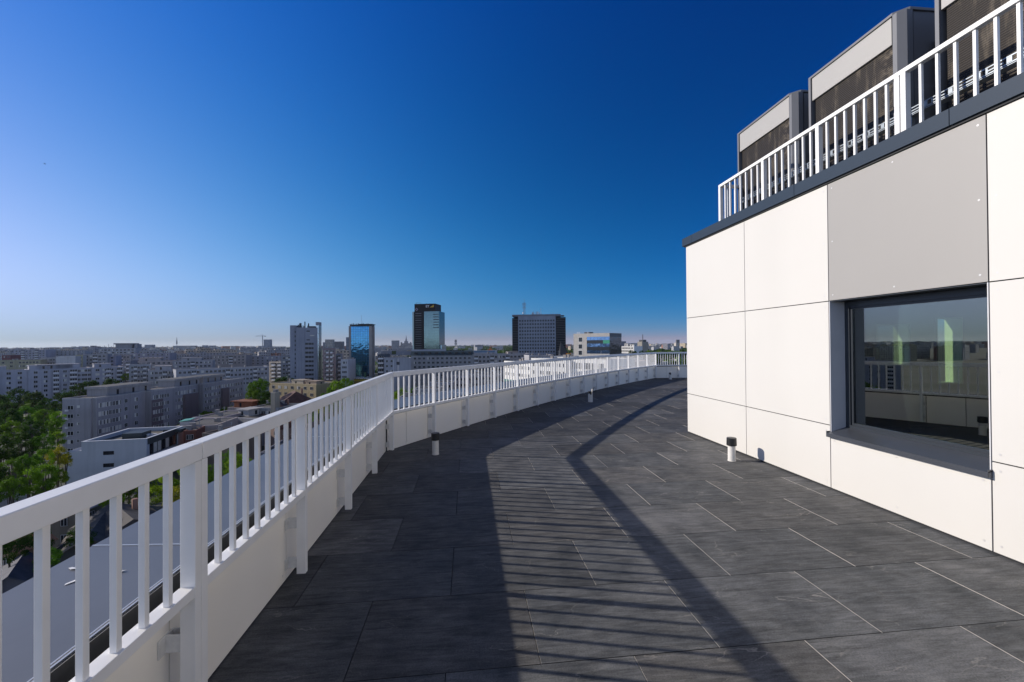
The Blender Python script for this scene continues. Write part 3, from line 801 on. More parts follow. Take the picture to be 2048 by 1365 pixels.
WIN = {}
def win_mesh(w, h, kind):
    key = (w, h, kind)
    if key not in WIN:
        mb = MB()
        mb.box(-w/2, w/2, -0.05, 0.0, -h/2, h/2, 0, 'bd')
        f = 0.05
        for (a, b, c, d) in ((-w/2 - f, -w/2, -h/2 - f, h/2 + f), (w/2, w/2 + f, -h/2 - f, h/2 + f), (-w/2, w/2, -h/2 - f, -h/2), (-w/2, w/2, h/2, h/2 + f), (-0.035, 0.035, -h/2, h/2)):
            mb.box(a, b, -0.09, -0.0, c, d, 0 if kind == 3 else 1, 'b')
        if kind == 2: mb.box(-w/2, 0, -0.07, -0.05, -h/2, h/2, 2, 'b')
        o = mb.build('window', [M_curt if kind == 1 else M_glass, M_wf, M_curt], merge=False)
        C.objects.unlink(o); WIN[key] = o
    return WIN[key]
BALC = {}
def balc_mesh(w):
    if w not in BALC:
        mb = MB(); mb.box(-w/2, w/2, -1.1, 0, -1.35, -0.35, 0); mb.box(-w/2 + .05, w/2 - .05, -1.05, 0, -0.35, 0.9, 1)
        for k in range(4): x = -w/2 + k*w/3; mb.box(x - 0.05, x + 0.05, -1.12, -1.0, -0.35, 0.9, 2)
        o = mb.build('balcony', [M_balc, M_glass, M_wf], merge=False)
        C.objects.unlink(o); BALC[w] = o
    return BALC[w]

CH = MB().box(-.45, .45, -.35, .35, 0, 1.25).box(-.55, .55, -.45, .45, 1.252, 1.4).build('chimney', plaster((0.30, 0.28, 0.27)), merge=False); C.objects.unlink(CH)
AN = MB().bar((0, 0, 0), (0, 0, 3.2), .09).bar((-.7, 0, 2.6), (.7, 0, 2.6), .06).bar((-.5, 0, 3.0), (.5, 0, 3.0), .06).build('antenna', M_steel, merge=False); C.objects.unlink(AN)
class Block:
    def __init__(s, name, label, cat, u0, D0, u1, D1, v, dep, col, group=None, base=GZ, Dv=None):
        if u0 < 900:                              # turn the front so that its far left side stays hidden from the terrace
            for _ in range(80):
                a, b = cp(u0, D0), cp(u1, D1)
                if (b - a).dot(a) <= 0: break
                D1 -= 0.5
        a, b = cp(u0, D0), cp(u1, D1)
        s.L = (b - a).length; s.dep = dep; s.base = base
        s.H = zz(u0, v, D0 if Dv is None else Dv) - base
        s.t = thing(name, label, cat, (a.x, a.y, base), math.atan2(b.y - a.y, b.x - a.x), group)
        s.col = col; s.nw = 0; s.extra = []
    def walls(s, pieces=None, mat=None, rim=True, rimmat=None):
        m = mat or plaster(s.col)
        mb = MB()
        for (x0, x1, y0, y1, h) in (pieces or [(0, s.L, 0, s.dep, s.H)]):
            mb.box(x0, x1, y0, y1, 0, h - (0.35 if rim else 0))
        mb.build('wall', m, s.t, merge=False)
        if rim:
            rb = MB(); w = 0.3
            for (x0, x1, y0, y1, h) in (pieces or [(0, s.L, 0, s.dep, s.H)]):
                rb.box(x0, x1, y0, y1, h - 0.349, h - 0.33, 0)
                for q in ((x0 - .04, x1 + .04, y0 - .04, y0 + w), (x0 - .04, x1 + .04, y1 - w, y1 + .04), (x0 - .04, x0 + w, y0 + w, y1 - w), (x1 - w, x1 + .04, y0 + w, y1 - w)):
                    rb.box(*q, h - 0.345, h, 1)
            rb.build('roof', [M_roofd, rimmat or m], s.t, merge=False)
            for k in range(2 + int(s.L/16)):
                inst(CH, s.t, (s.L*random.uniform(.08, .92), s.dep*random.uniform(.3, .8), s.H - .33), 0, 'chimney', (random.uniform(.7, 1.6), 1, random.uniform(.7, 1.3)))
                if k % 2: inst(AN, s.t, (s.L*random.uniform(.08, .92), s.dep*random.uniform(.2, .5), s.H - .33), random.uniform(0, 3), 'antenna')
        return s
    def _win(s, x, y, z, w, h, rz, kind):
        src = win_mesh(w, h, kind)
        if s.nw < 100:
            inst(src, s.t, (x, y, z), rz, 'window'); s.nw += 1
        else: s.extra.append((x, y, z, w, h, rz, kind))
    def front(s, rows, xs, w=1.5, h=1.4, fh=2.9, top=1.9, y=0.0, skip=0.0, bright=0.15, dark=False):
        for r in range(rows):
            for x in xs:
                if random.random() < skip: continue
                q = random.random()
                s._win(x, y - 0.001, s.H - top - r*fh, w, h, 0, 3 if dark else 1 if q < bright*0.5 else (2 if q < bright*1.6 else 0))
        return s
    def side(s, rows, ys, w=1.5, h=1.4, fh=2.9, top=1.9, right=True, bright=0.15, x=None):
        for r in range(rows):
            for y in ys:
                q = random.random()
                xx = (s.L if right else 0) if x is None else x
                s._win(xx + (0.001 if right else -0.001), y, s.H - top - r*fh, w, h, math.pi/2 if right else -math.pi/2, 1 if q < bright*0.5 else (2 if q < bright*1.6 else 0))
        return s
    def balconies(s, rows, xs, w=3.0, fh=2.9, top=1.9, y=0.0, right=False):
        for r in range(rows):
            for x in xs:
                if right: inst(balc_mesh(w), s.t, (s.L, x, s.H - top - r*fh), math.pi/2, 'balcony')
                else: inst(balc_mesh(w), s.t, (x, y, s.H - top - r*fh), 0, 'balcony')
        return s
    def house(s, x0, x1, y0, y1, h, col=None, eave=0.3, label=None):
        mb = MB(); z = s.H - 0.33
        mb.box(x0, x1, y0, y1, z, z + h, 0); mb.box(x0 - eave, x1 + eave, y0 - eave, y1 + eave, z + h + .002, z + h + 0.35, 1)
        mb.box(x0 + (x1 - x0)*.3, x0 + (x1 - x0)*.3 + .9, y0 - 0.02, y0 + .01, z + .3, z + h - .4, 2)
        mb.box(x1 - .01, x1 + 0.02, y0 + (y1 - y0)*.5, y0 + (y1 - y0)*.5 + .9, z + .3, z + h - .4, 2)
        mb.build('roof_house', [plaster(col or s.col), plaster([c*0.8 for c in (col or s.col)]), M_glass], s.t, merge=False)
        return s
    def done(s):
        if s.extra:
            mb = MB()
            for (x, y, z, w, h, rz, kind) in s.extra:
                src = win_mesh(w, h, kind).data
                ca, sa = math.cos(rz), math.sin(rz)
                i = len(mb.v)
                mb.v += [(x + p.co.x*ca - p.co.y*sa, y + p.co.x*sa + p.co.y*ca, z + p.co.z) for p in src.vertices]
                for p in src.polygons:
                    mb.f.append(tuple(i + k for k in p.vertices)); mb.m.append(p.material_index if not (kind == 1 and p.material_index == 0) else 2); mb.uv.append([(0, 0)]*len(p.vertices))
            o = mb.build('window', [M_glass, M_wf, M_curt], s.t, merge=False); o['kind'] = 'stuff'
        return s
def lin(a, b, n): return [a + (b - a)*(k + 0.5)/n for k in range(n)]
GREY = (0.30, 0.30, 0.32); PALE = (0.42, 0.41, 0.41); OLIVE = (0.32, 0.31, 0.22); BEIGE = (0.44, 0.37, 0.28); TAUPE = (0.29, 0.26, 0.26)

# ground
gm, gt, gb = node_mat('city_ground')
tcn = gt.nodes.new('ShaderNodeTexCoord'); g1 = gt.nodes.new('ShaderNodeTexNoise'); g1.inputs['Scale'].default_value = 0.02; g1.inputs['Detail'].default_value = 10
L(gt, tcn.outputs['Object'], g1.inputs['Vector'])
gr = gt.nodes.new('ShaderNodeValToRGB'); e = gr.color_ramp.elements
e[0].position, e[0].color = 0.42, (0.022, 0.034, 0.014, 1); e[1].position, e[1].color = 0.62, (0.085, 0.085, 0.08, 1)
L(gt, g1.outputs['Fac'], gr.inputs[0]); L(gt, gr.outputs[0], gb.inputs['Base Color']); gb.inputs['Roughness'].default_value = 0.95
GR = 14000
gmb = MB(); gmb.face([(-GR, -GR, GZ), (GR, -GR, GZ), (GR, GR, GZ), (-GR, GR, GZ)])
put(gmb.build('ground', gm), 'dark green and grey city ground reaching the horizon', 'ground', None, 'structure')
M_asph = paint('asphalt', (0.055, 0.056, 0.06), 0.9, 0, 0.2, 0.2)
rd = MB()
def strip_road(a, b, w, z):
    a, b = Vector(a), Vector(b); d = (b - a).normalized(); n = Vector((-d.y, d.x))*w/2
    rd.face([(*(a - n), z), (*(b - n), z), (*(b + n), z), (*(a + n), z)])
strip_road(cp(430, 60), cp(640, 330), 9, GZ + .02); strip_road(cp(-200, 150), cp(760, 225), 10, GZ + .03); strip_road(cp(760, 120), cp(900, 420), 12, GZ + .04)
put(rd.build('road', M_asph, merge=False), 'asphalt streets between the blocks below the terrace', 'road', None, 'structure')

# --- long apartment block at the left
b = Block('apartment_block', 'long grey apartment block at the left edge with white balcony stacks, trees before it', 'apartment block', -150, 216, 247, 283, 747, 13, (0.37, 0.37, 0.42))
b.H = zz(0, 741, 240) - GZ
Lb = b.L; fx = lambda u: Lb*((u + 150)/397.0)**1.06
xA, xB, xC = Lb*0.455, Lb*0.80, Lb
b.walls([(0, xA, 0.9, 13, b.H), (xA, xB, 0, 13, b.H), (xB, Lb, -1.0, 13, b.H)])
b.front(7, lin(xA + 1, xA + 17, 4), fh=2.8); b.front(7, lin(xA + 21.5, xA + 33, 4), 1.3, 1.4, 2.8); b.front(6, lin(xB - 13, xB - 1, 4), 1.2, 1.4, 2.8)
b.front(6, lin(xB + 1, xB + 11, 3), 1.8, 1.3, 2.8, y=-1.0); b.front(6, lin(xB + 16, Lb - 0.5, 4), 1.3, 1.4, 2.8, y=-1.0)
b.front(8, lin(xA - 26, xA - 1, 6), 1.6, 1.4, 2.8, y=0.9)
b.balconies(7, [xA + 18.6], 3.2, 2.8); b.balconies(7, [xA + 34.6], 2.4, 2.8); b.balconies(7, [xB - 15.5], 2.4, 2.8); b.balconies(6, [xB + 13.2], 2.6, 2.8, y=-1.0); b.balconies(7, [xA - 12.5, xA - 30], 3.0, 2.8, y=0.9)
b.house(xA + 4, xA + 22, 4, 10, 2.6); b.house(xB - 26, xB - 8, 4, 10, 2.4); b.house(xB + 2, xB + 10, 4, 9, 2.2); b.house(xA - 22, xA - 8, 4, 9, 2.4)
b.done()
# --- apartment block receding in the middle left
b = Block('apartment_block', 'stepped grey apartment block with a blank end wall and roof cabins, running away in depth', 'apartment block', 124.7, 133.5, 190.5, 134, 797.5, 80, (0.30, 0.29, 0.31))
LB = b.L; HB = b.H
pcs = [(0, LB - 1.4, 0, 80, HB), (LB - 1.4, LB, 0.6, 17, HB), (LB - 1.4, LB + 0.9, 21, 33, HB), (LB - 1.4, LB, 33, 46, HB), (LB - 1.4, LB + 0.9, 49, 59, HB), (LB - 1.4, LB, 59, 80, HB)]
mb = MB()
for (x0, x1, y0, y1, h) in pcs: mb.box(x0, x1, y0, y1, 0, h - 0.35)
mb.build('wall', plaster((0.30, 0.29, 0.31)), b.t, merge=False)
mb = MB()
for (x0, x1, y0, y1, h) in pcs:
    mb.box(x0, x1, y0, y1, h - .349, h - .33, 0)
    for q in ((x0 - .04, x1 + .04, y0 - .04, y0 + .25), (x0 - .04, x0 + .25, y0 + .25, y1), (x1 - .25, x1 + .04, y0 + .25, y1)): mb.box(*q, h - .345, h + 0.1, 1)
mb.build('roof', [M_roofd, plaster((0.36, 0.35, 0.36))], b.t, merge=False)
for (y0, y1) in ((21.05, 26.5), (38, 45.9), (62, 67)):
    MB().box(LB - 1.0, LB + 0.93, y0, y1, 0, HB - 3.6).build('dark_render_bay', plaster((0.15, 0.115, 0.125)), b.t, merge=False)
b.front(6, [2.6], 1.7, 1.2, 2.78, 3.0); b.front(6, [5.0], 0.7, 0.7, 2.78, 2.7)
b.side(6, lin(1.0, 9.5, 7), 0.85, 1.45, 2.85, 2.6, bright=0.32, x=LB); b.side(6, [11.2, 15.4], 1.2, 1.3, 2.85, 2.4, x=LB)
b.side(6, lin(21.5, 29.5, 6), 0.9, 1.4, 2.85, 2.6, bright=0.32, x=LB + 0.93); b.side(6, [33.8, 44.6], 1.2, 1.4, 2.85, 2.6, x=LB)
b.side(6, lin(35, 43, 5), 0.9, 1.4, 2.85, 2.6, bright=0.32, x=LB); b.side(6, lin(49.5, 58.5, 6), 0.9, 1.4, 2.85, 2.6, bright=0.32, x=LB + 0.9); b.side(6, lin(60, 79, 9), 1.1, 1.4, 2.85, 2.6, bright=0.32, x=LB)
for (y0, y1) in ((7, 25), (37, 51.5), (54, 68)):
    mb = MB(); z = HB - .33
    mb.box(1.0, LB - 2.6, y0, y1, z, z + 2.6); mb.box(0.6, LB - 2.0, y0 - .5, y1 + .5, z + 2.602, z + 3.4, 1); mb.box(0.9, LB - 2.3, y0 - .2, y1 + .2, z + 3.402, z + 3.42, 2)
    for k in (.2, .55, .85): mb.box(LB - 2.61, LB - 2.58, y0 + (y1 - y0)*k, y0 + (y1 - y0)*k + .9, z + .3, z + 2.1, 3)
    mb.build('roof_house', [plaster((0.31, 0.29, 0.29)), plaster((0.34, 0.32, 0.31)), M_roofd, M_glass], b.t, merge=False)
for z in (HB - 4.2, HB - 7, HB - 9.8, HB - 12.5):
    acm = MB(); acm.box(1.1, 1.9, -0.35, 0, z, z + .55).build('air_conditioner', M_balc, b.t)
b.done()
# --- white office with sunken roof in front
b = Block('office_building', 'low white office with a sunken dark roof edged in white, nearest below the railing', 'office building', 163, 103, 293, 106, 884, 17, (0.46, 0.47, 0.50))
LO, HO = b.L, b.H
M_off = paint('office_render', (0.47, 0.48, 0.51), 0.75, 0, 0.05, 0.4, streak=0.1)
M_anth = paint('office_fascia', (0.035, 0.045, 0.05), 0.5)
mb = MB(); mb.box(0, LO, 0, 0.4, 0, HO); mb.box(0, .4, .4, 17, 0, HO); mb.box(.4, LO, 16.6, 17, 0, HO); mb.box(LO - 4.5, LO, .4, 16.6, 0, HO - 4.6); mb.box(LO - .4, LO, 14.0, 16.6, HO - 4.6, HO); mb.box(LO - .4, LO, .4, 1.2, HO - 4.6, HO - 1.6)
mb.box(.4, LO - .4, .4, 16.6, 0, HO - 4.7)
mb.box(-3.4, 0, 0, 9, 0, HO - 2.3); mb.build('wall', M_off, b.t, merge=False)
mb = MB(); mb.box(LO - .4, LO + .02, .4, 14.0, HO - 1.6, HO - .02); mb.box(LO - .5, LO - .3, .4, 14, HO - 4.6, HO - 1.6); mb.build('fascia', M_anth, b.t, merge=False)
mb = MB(); mb.box(.4, LO - .4, .4, 16.6, HO - 1.3, HO - 1.0); mb.build('roof', paint('office_roof', (0.11, 0.105, 0.095), 0.9, 0, 0.3, 0.6), b.t, merge=False)
mb = MB()
for q in ((-.08, LO + .08, -.08, .48), (-.08, .48, .48, 17.08), (.48, LO + .08, 16.52, 17.08), (LO - .48, LO + .08, .48, 16.52)): mb.box(*q, HO + .002, HO + .07)
mb.build('roof_edging', paint('white_edging', (0.7, 0.7, 0.7), 0.4), b.t, merge=False)
MB().box(5, 9.5, 6, 10, HO - 1.0, HO + .5).build('roof_plant', M_anth, b.t); MB().box(11, 15.6, 12.5, 16.4, HO - 1.0, HO - .1).build('roof_plant', M_anth, b.t)
for x in (9.9, 10.8, 11.6):
    mb = MB(); mb.tube((x, 8), .4, .4, HO - 1.0, HO - .2, 12); mb.build('roof_fan', M_balc, b.t, merge=False)
for z in (HO - 3.6, HO - 6.7):
    mb = MB(); mb.box(4.6, 6.9, -.02, .01, z, z + .95); mb.build('window', M_glass, b.t)
for k in range(7):
    y = 1.7 + k*1.75
    w_ = MB().box(LO - .31, LO - .26, y, y + 1.35, HO - 4.4, HO - 1.8).build('window', M_curt if k in (1, 2, 4) else M_glass, b.t)
for k in range(9):
    y = 1.2 + k*1.7
    MB().box(LO + .0, LO + .04, y, y + .8, HO - 8.4, HO - 6.2).build('window', M_curt if k % 3 == 1 else M_glass, b.t)
# --- low sheds and annexes right of it
def simple(name, label, cat, u0, D0, u1, D1, v, dep, col, roofcol=None, wins=0, group=None, side=0, extra=None, fh=3.0, rows=1):
    b = Block(name, label, cat, u0, D0, u1, D1, v, dep, col, group)
    b.walls(rimmat=plaster([min(.6, c*1.25) for c in col]))
    if wins: b.front(rows, lin(.8, b.L - .8, wins), min(1.5, b.L/wins*.6), 1.3, fh)
    if side: b.side(rows, lin(.8, dep - .8, side), min(1.5, dep/side*.6), 1.3, fh)
    if extra: extra(b)
    return b.done()
simple('annex', 'red brick annex squeezed behind the white office', 'annex', 367, 118, 392, 119, 862, 8, (0.16, 0.055, 0.04), wins=2, rows=2)
def pav(b):
    mb = MB(); mb.face([(0.4, 1, b.H + 1.2), (3.6, 1, b.H + 1.6), (3.6, 4, b.H + 1.9), (.4, 4, b.H + 1.5)]); mb.face([(0.4, 1, b.H + 1.2), (3.6, 1, b.H + 1.6), (3.6, 1, b.H + 1.5), (.4, 1, b.H + 1.1)])
    mb.build('green_roof', paint('green_sheet', (0.12, 0.34, 0.22), 0.35), b.t, merge=False)
    MB().box(.6, 3.4, 1.2, 3.8, b.H - .33, b.H + 1.1).build('stair_cabin', plaster(PALE), b.t)
simple('annex', 'flat tan roofed annex carrying a stair cabin under a green sheet roof', 'annex', 350, 124, 432, 126, 853, 14, (0.42, 0.36, 0.33), extra=pav)
def twin(b):
    b.house(4, 9, 4, 9, 2.2, PALE, .6)
simple('commercial_building', 'low pink grey commercial building with a pale parapet behind the annex', 'building', 384, 140, 438, 139, 835, 15, (0.36, 0.31, 0.33), wins=0, extra=None)
simple('commercial_building', 'low grey commercial building with roof cabins at the railing edge', 'building', 438, 146, 512, 141, 833, 18, (0.33, 0.34, 0.38), extra=twin, side=4)
simple('commercial_building', 'dark flat roofed hall with white eaves line in front of the tall tree', 'building', 497, 152, 556, 150, 815, 12, (0.25, 0.26, 0.27), wins=5)
def rust(b):
    b.house(1, b.L - 1, 2, 7, 2.3, (0.28, 0.09, 0.04), .9)
simple('commercial_building', 'small building with rust brown attic under a pale canopy roof', 'building', 455, 160, 500, 158, 815, 10, (0.28, 0.25, 0.25), wins=3, extra=rust)
simple('commercial_building', 'brown felt roofed shed partly hidden by the handrail', 'shed', 404, 112, 470, 110, 866, 9, (0.14, 0.11, 0.09), wins=3)
simple('commercial_building', 'dark low warehouse seen between the balusters before the long block', 'shed', 520, 90, 640, 92, 905, 12, (0.12, 0.12, 0.14), wins=4)
# --- buff building and tiled roofs
def buff(b):
    b.house(b.L*.42, b.L*.66, 2, 7, 1.6, BEIGE, .2); b.house(b.L*.75, b.L*.97, 1, 6, 1.4, (0.36, 0.27, 0.2), .2)
simple('school_building', 'buff two storey building with roof cabins below the grey tower', 'building', 538, 200, 632, 190, 766, 14, (0.36, 0.29, 0.17), wins=7, rows=2, extra=buff)

def gable(name, label, u, D, w, l, rz, zeave, zridge, wall, roof, group=None, wins=2, hip=0.0, metal=False):
    p = cp(u, D); base = GZ
    t = thing(name, label, 'house', (p.x, p.y, base), rz - YAW, group)
    h = zeave - base; r = zridge - base
    mb = MB(); mb.box(-w/2, w/2, -l/2, l/2, 0, h, 0, 't')
    if hip == 0:
        mb.face([(-w/2, -l/2, h), (w/2, -l/2, h), (0, -l/2, r)]); mb.face([(w/2, l/2, h), (-w/2, l/2, h), (0, l/2, r)])
    mb.build('wall', plaster(wall), t, merge=False)
    o = .5; k = (r - h)/(w/2); zo = h - o*k + .04
    mb = MB(); hy = l/2 + o - hip*w/2
    mb.face([(-w/2 - o, -l/2 - o, zo), (0, -hy, r + .06), (0, hy, r + .06), (-w/2 - o, l/2 + o, zo)]); mb.face([(w/2 + o, l/2 + o, zo), (0, hy, r + .06), (0, -hy, r + .06), (w/2 + o, -l/2 - o, zo)])
    if hip:
        mb.face([(-w/2 - o, -l/2 - o, zo), (w/2 + o, -l/2 - o, zo), (0, -hy, r + .06)]); mb.face([(w/2 + o, l/2 + o, zo), (-w/2 - o, l/2 + o, zo), (0, hy, r + .06)])
    ro = mb.build('roof', paint('roof_%s' % '_'.join('%02d' % int(c*100) for c in roof), roof, 0.4 if metal else 0.85, 0.3 if metal else 0, 0.35, 0.9, bump=0.2), t, merge=True)
    sd = ro.modifiers.new('thick', 'SOLIDIFY'); sd.thickness = 0.14
    MB().box(w*.18, w*.18 + .7, l*.2, l*.2 + .6, r - (r - h)*.5, r + .7).build('chimney', plaster((0.3, 0.16, 0.12)), t)
    for i in range(wins):
        x = -w/2 + w*(i + .5)/wins
        for z in ((h - 1.6, h - 4.5) if h > 6 else (h - 1.6,)): inst(win_mesh(0.9, 1.3, 0), t, (x, -l/2 - .001, z), 0, 'window')
        y = -l/2 + l*(i + .5)/wins
        inst(win_mesh(0.9, 1.3, 0), t, (w/2 + .001, y, h - 1.6), math.pi/2, 'window')
    return t
g = gable('house', 'old plastered house under a pale seamed metal roof with a satellite dish', 152, 76, 9, 10, R(8), -27.2, -25.4, (0.2, 0.17, 0.13), (0.34, 0.28, 0.25), metal=True)
dm = MB(); dm.tube((0, 0), .42, .36, 0, .05, 16); d_ = dm.build('satellite_dish', M_balc, g); d_.location = (-3.4, -5.3, zz(107, 1035, 71) - GZ); d_.rotation_euler = (R(70), 0, R(-20))
gable('house', 'dark roofed house with a broken ridge beside the ledge edge', 245, 69, 10, 12, R(55), -28.6, -25.9, (0.08, 0.07, 0.07), (0.05, 0.045, 0.045))
gable('house', 'blackened long gable roof next to the metal roofed house', 196, 66, 8, 13, R(35), -29.0, -26.6, (0.05, 0.05, 0.05), (0.06, 0.05, 0.045))
gable('house', 'small house with an orange sunlit parapet among the bushes', 44, 63, 4.5, 4.5, R(-10), -28.6, -27.4, (0.42, 0.27, 0.17), (0.40, 0.2, 0.1))
gable('house', 'house with a deep brown roof and pale balcony at the left edge', -18, 84, 7, 8, R(5), -27.2, -25.2, (0.48, 0.45, 0.42), (0.1, 0.06, 0.055))
gable('house', 'dark slate roof showing between the two lowest balusters', 35, 58, 7, 8, R(40), -31.4, -28.9, (0.1, 0.1, 0.12), (0.06, 0.065, 0.09))
gable('house', 'house with a blue framed dormer low beside the ledge', 128, 62, 4, 5, R(15), -30.6, -28.2, (0.16, 0.18, 0.2), (0.05, 0.045, 0.04))
gable('house', 'wide red brown hipped roof below the buff building', 590, 172, 15, 17, R(35), -22.2, -17.6, (0.16, 0.11, 0.1), (0.10, 0.045, 0.035), hip=0.8, wins=4)
gable('house', 'darker hipped roof left of the red brown one', 560, 158, 11, 12, R(20), -23.6, -20.4, (0.2, 0.14, 0.13), (0.07, 0.04, 0.04), hip=0.8, wins=3)
gable('house', 'rust tiled little house in front of the hipped roofs', 565, 140, 7, 8, R(-25), -25.8, -23.9, (0.28, 0.2, 0.17), (0.16, 0.06, 0.035))
gable('house', 'gabled house close under the handrail below the grey tower', 618, 130, 8, 10, R(15), -25.5, -23.3, (0.24, 0.2, 0.2), (0.08, 0.055, 0.05))
simple('chimney_block', 'narrow beige block with a flat cap beside the tall tree', 'building', 541, 150, 550, 150, 785, 3, (0.42, 0.36, 0.27))

# --- blocks stacked behind, left of the grey tower
def apt(label, u0, D0, u1, D1, v, dep, col, rows=3, cols=6, balc=0, house=0, fh=2.9, w=1.5, side=0, bright=.15, group=None, top=1.9):
    b = Block('apartment_block', label, 'apartment block', u0, D0, u1, D1, v, dep, col, group)
    b.walls()
    xs = lin(0.8, b.L - .8, cols)
    bi = [int((k + .5)*cols/balc) for k in range(balc)] if balc else []
    b.front(rows, [x for i, x in enumerate(xs) if i not in bi], min(w, b.L/cols*.55), 1.35, fh, top, bright=bright)
    if bi: b.balconies(rows, [xs[i] for i in bi], min(3.2, b.L/cols*.95), fh, top)
    if side: b.side(rows, lin(.8, dep - .8, side), min(w, dep/side*.55), 1.35, fh, top, bright=bright)
    for k in range(house):
        x0 = b.L*(k + .2)/house; b.house(x0, x0 + b.L/house*.5, 2, dep - 2, 2.3)
    return b.done()
apt('olive blank walled block behind the long block at the left edge', -40, 320, 34, 330, 722, 14, OLIVE, 2, 4)
apt('olive block with a window strip, right of the blank olive block', 34, 328, 81, 335, 721, 13, OLIVE, 2, 6)
apt('blue grey block between the olive block and the pale blank gable', 81, 345, 113, 350, 716, 13, GREY, 4, 5)
simple('apartment_block', 'pale blank gable wall standing above the long block', 'apartment block', 112, 322, 151, 326, 713.5, 14, (0.46, 0.46, 0.47))
apt('narrow olive block right of the pale blank gable', 151, 330, 166, 333, 711, 13, OLIVE, 4, 2)
apt('grey block with dark strip windows above the end of the long block', 166, 340, 215, 348, 709, 14, GREY, 3, 5, 1)
apt('mauve grey block behind the end of the long block', 206, 352, 232, 356, 712, 14, (0.3, 0.29, 0.36), 3, 2)
apt('taupe block above the right end of the long block', 222, 370, 262, 378, 711, 14, TAUPE, 3, 5, 1)
apt('grey block with blue white balconies right of the long block', 258, 262, 302, 270, 730, 13, (0.31, 0.32, 0.35), 5, 6, 2)
apt('dark block with brown end strip just right of the long block', 246, 300, 262, 302, 722, 13, (0.24, 0.23, 0.26), 6, 2, 1)
apt('pink roofed long slab above the blue balcony block', 258, 320, 345, 332, 723, 12, (0.36, 0.31, 0.30), 2, 8, 0, 1)
apt('grey slab behind the roof cabins of the receding block', 296, 250, 362, 262, 741, 12, (0.34, 0.33, 0.35), 3, 7, 1, 1)
apt('grey apartment slab with rust red strips ending at the warm lit block', 352, 246, 538, 322, 740, 12, (0.33, 0.34, 0.38), 4, 22, 3, 0)
apt('warm beige block with glowing balconies beside the grey tower', 538, 322, 565, 318, 723.5, 12, (0.46, 0.39, 0.31), 7, 4, 2)
apt('brown topped slab behind the rust striped slab', 424, 400, 492, 405, 711, 14, TAUPE, 3, 8, 1)
apt('dark grey slab ending in a bright white corner strip', 490, 420, 560, 426, 713, 14, (0.27, 0.27, 0.31), 3, 7)
apt('low grey slab with roof dishes in the middle of the left city', 345, 330, 425, 342, 722, 12, (0.33, 0.32, 0.34), 2, 9, 1, 1)
apt('purple grey slab between the taupe and the low grey slabs', 262, 420, 340, 430, 707, 14, (0.27, 0.26, 0.31), 3, 8)
apt('shadowed block at the left foot of the grey tower', 562, 312, 592, 316, 712, 13, (0.23, 0.25, 0.29), 7, 4, 1)
apt('dense balcony block far left under the skyline', 28, 520, 92, 528, 700, 16, (0.31, 0.31, 0.37), 5, 9, 2)
apt('dull blue slab right of the dense balcony block', 92, 540, 170, 552, 702, 16, (0.28, 0.29, 0.33), 3, 9)
apt('dark red low block near the left edge', 4, 430, 22, 432, 711, 12, (0.16, 0.06, 0.07), 1, 2)
def topped(b):
    mb = MB(); L_ = b.L
    mb.box(L_*.42, L_*.86, 2, 12, b.H - .33, b.H + 4.6, 0); mb.box(L_*.38, L_*.90, 1, 13, b.H + 4.602, b.H + 6.0, 0); mb.box(L_*.92, L_*1.0, 3, 11, b.H - .33, b.H + 5, 0)
    mb.build('roof_house', plaster((0.24, 0.25, 0.28)), b.t, merge=False)
    for k, x in enumerate((.02, .09, .2, .28, .34, .4)):
        mb = MB(); mb.bar((L_*x, 4, b.H - .3), (L_*x, 4, b.H + 2 + (k*37 % 5)*.8), .25); mb.build('antenna', M_steel, b.t)
b = Block('apartment_block', 'flat topped skyline block with a wide roof box and antennas, left of centre', 'apartment block', 197, 470, 271, 478, 697.5, 15, (0.31, 0.32, 0.36)); b.walls(); b.front(4, lin(1, b.L - 1, 9), 2.2, 1.4, 3.0); topped(b); b.done()

# --- grey tower
b = Block('office_tower', 'tall blue grey office tower with window bands and roof antennas', 'tower', 579.5, 270, 636.5, 274, 651, 9, (0.25, 0.27, 0.33))
L_, Ht = b.L, b.H
mb = MB(); mb.box(0, L_*.21, 0.6, 9, 0, Ht); mb.box(L_*.21, L_*.52, 0, 9, 0, Ht - 1.4); mb.box(L_*.52, L_ - .5, 0.25, 9, 0, Ht - 1.5); 
mb.build('wall', plaster((0.25, 0.27, 0.33)), b.t, merge=False)
mb = MB(); mb.box(L_ - .5, L_ + .2, 0.2, 9, 0, Ht + .2); mb.build('glass_facade', mirror_glass('tower_glass_grey', (0.30, 0.36, 0.42), 0.12, 0.03, 0.3, (3.2, 3.3)), b.t, merge=False)
mb = MB(); mb.box(L_ - 2.2, L_ + .2, 3, 9, Ht + .21, Ht + 2.4); mb.build('roof_house', plaster((0.3, 0.3, 0.33)), b.t, merge=False)
for k in range(14):
    z = Ht - 4.2 - k*2.92
    if k in (0, 1, 2):
        mb = MB(); mb.box(L_*(.58 if k != 1 else .70), L_*.70 if k != 1 else L_*.86, .2, .25, z, z + .7); mb.build('window', M_curt if k == 1 else M_glass, b.t); continue
    for (a, c) in ((.535, .64), (.65, .76), (.77, .83)): 
        mb = MB(); mb.box(L_*a, L_*c, .2, .25, z, z + 1.35); mb.build('window', M_glass, b.t)
for k in range(13):
    z = Ht - 5 - k*2.95; mb = MB(); mb.box(L_*.165, L_*.195, .54, .58, z, z + 1.3); mb.build('window', M_glass, b.t)
random.seed(5)
for k in range(15):
    x = L_*random.uniform(.22, .62); h = random.uniform(.8, 3.2) + (1.4 if k == 0 else 0)
    mb = MB(); mb.box(x, x + random.uniform(.2, .7), 3, 3.4, Ht - 1.38, Ht - 1.38 + h); mb.build('antenna', M_dark, b.t)
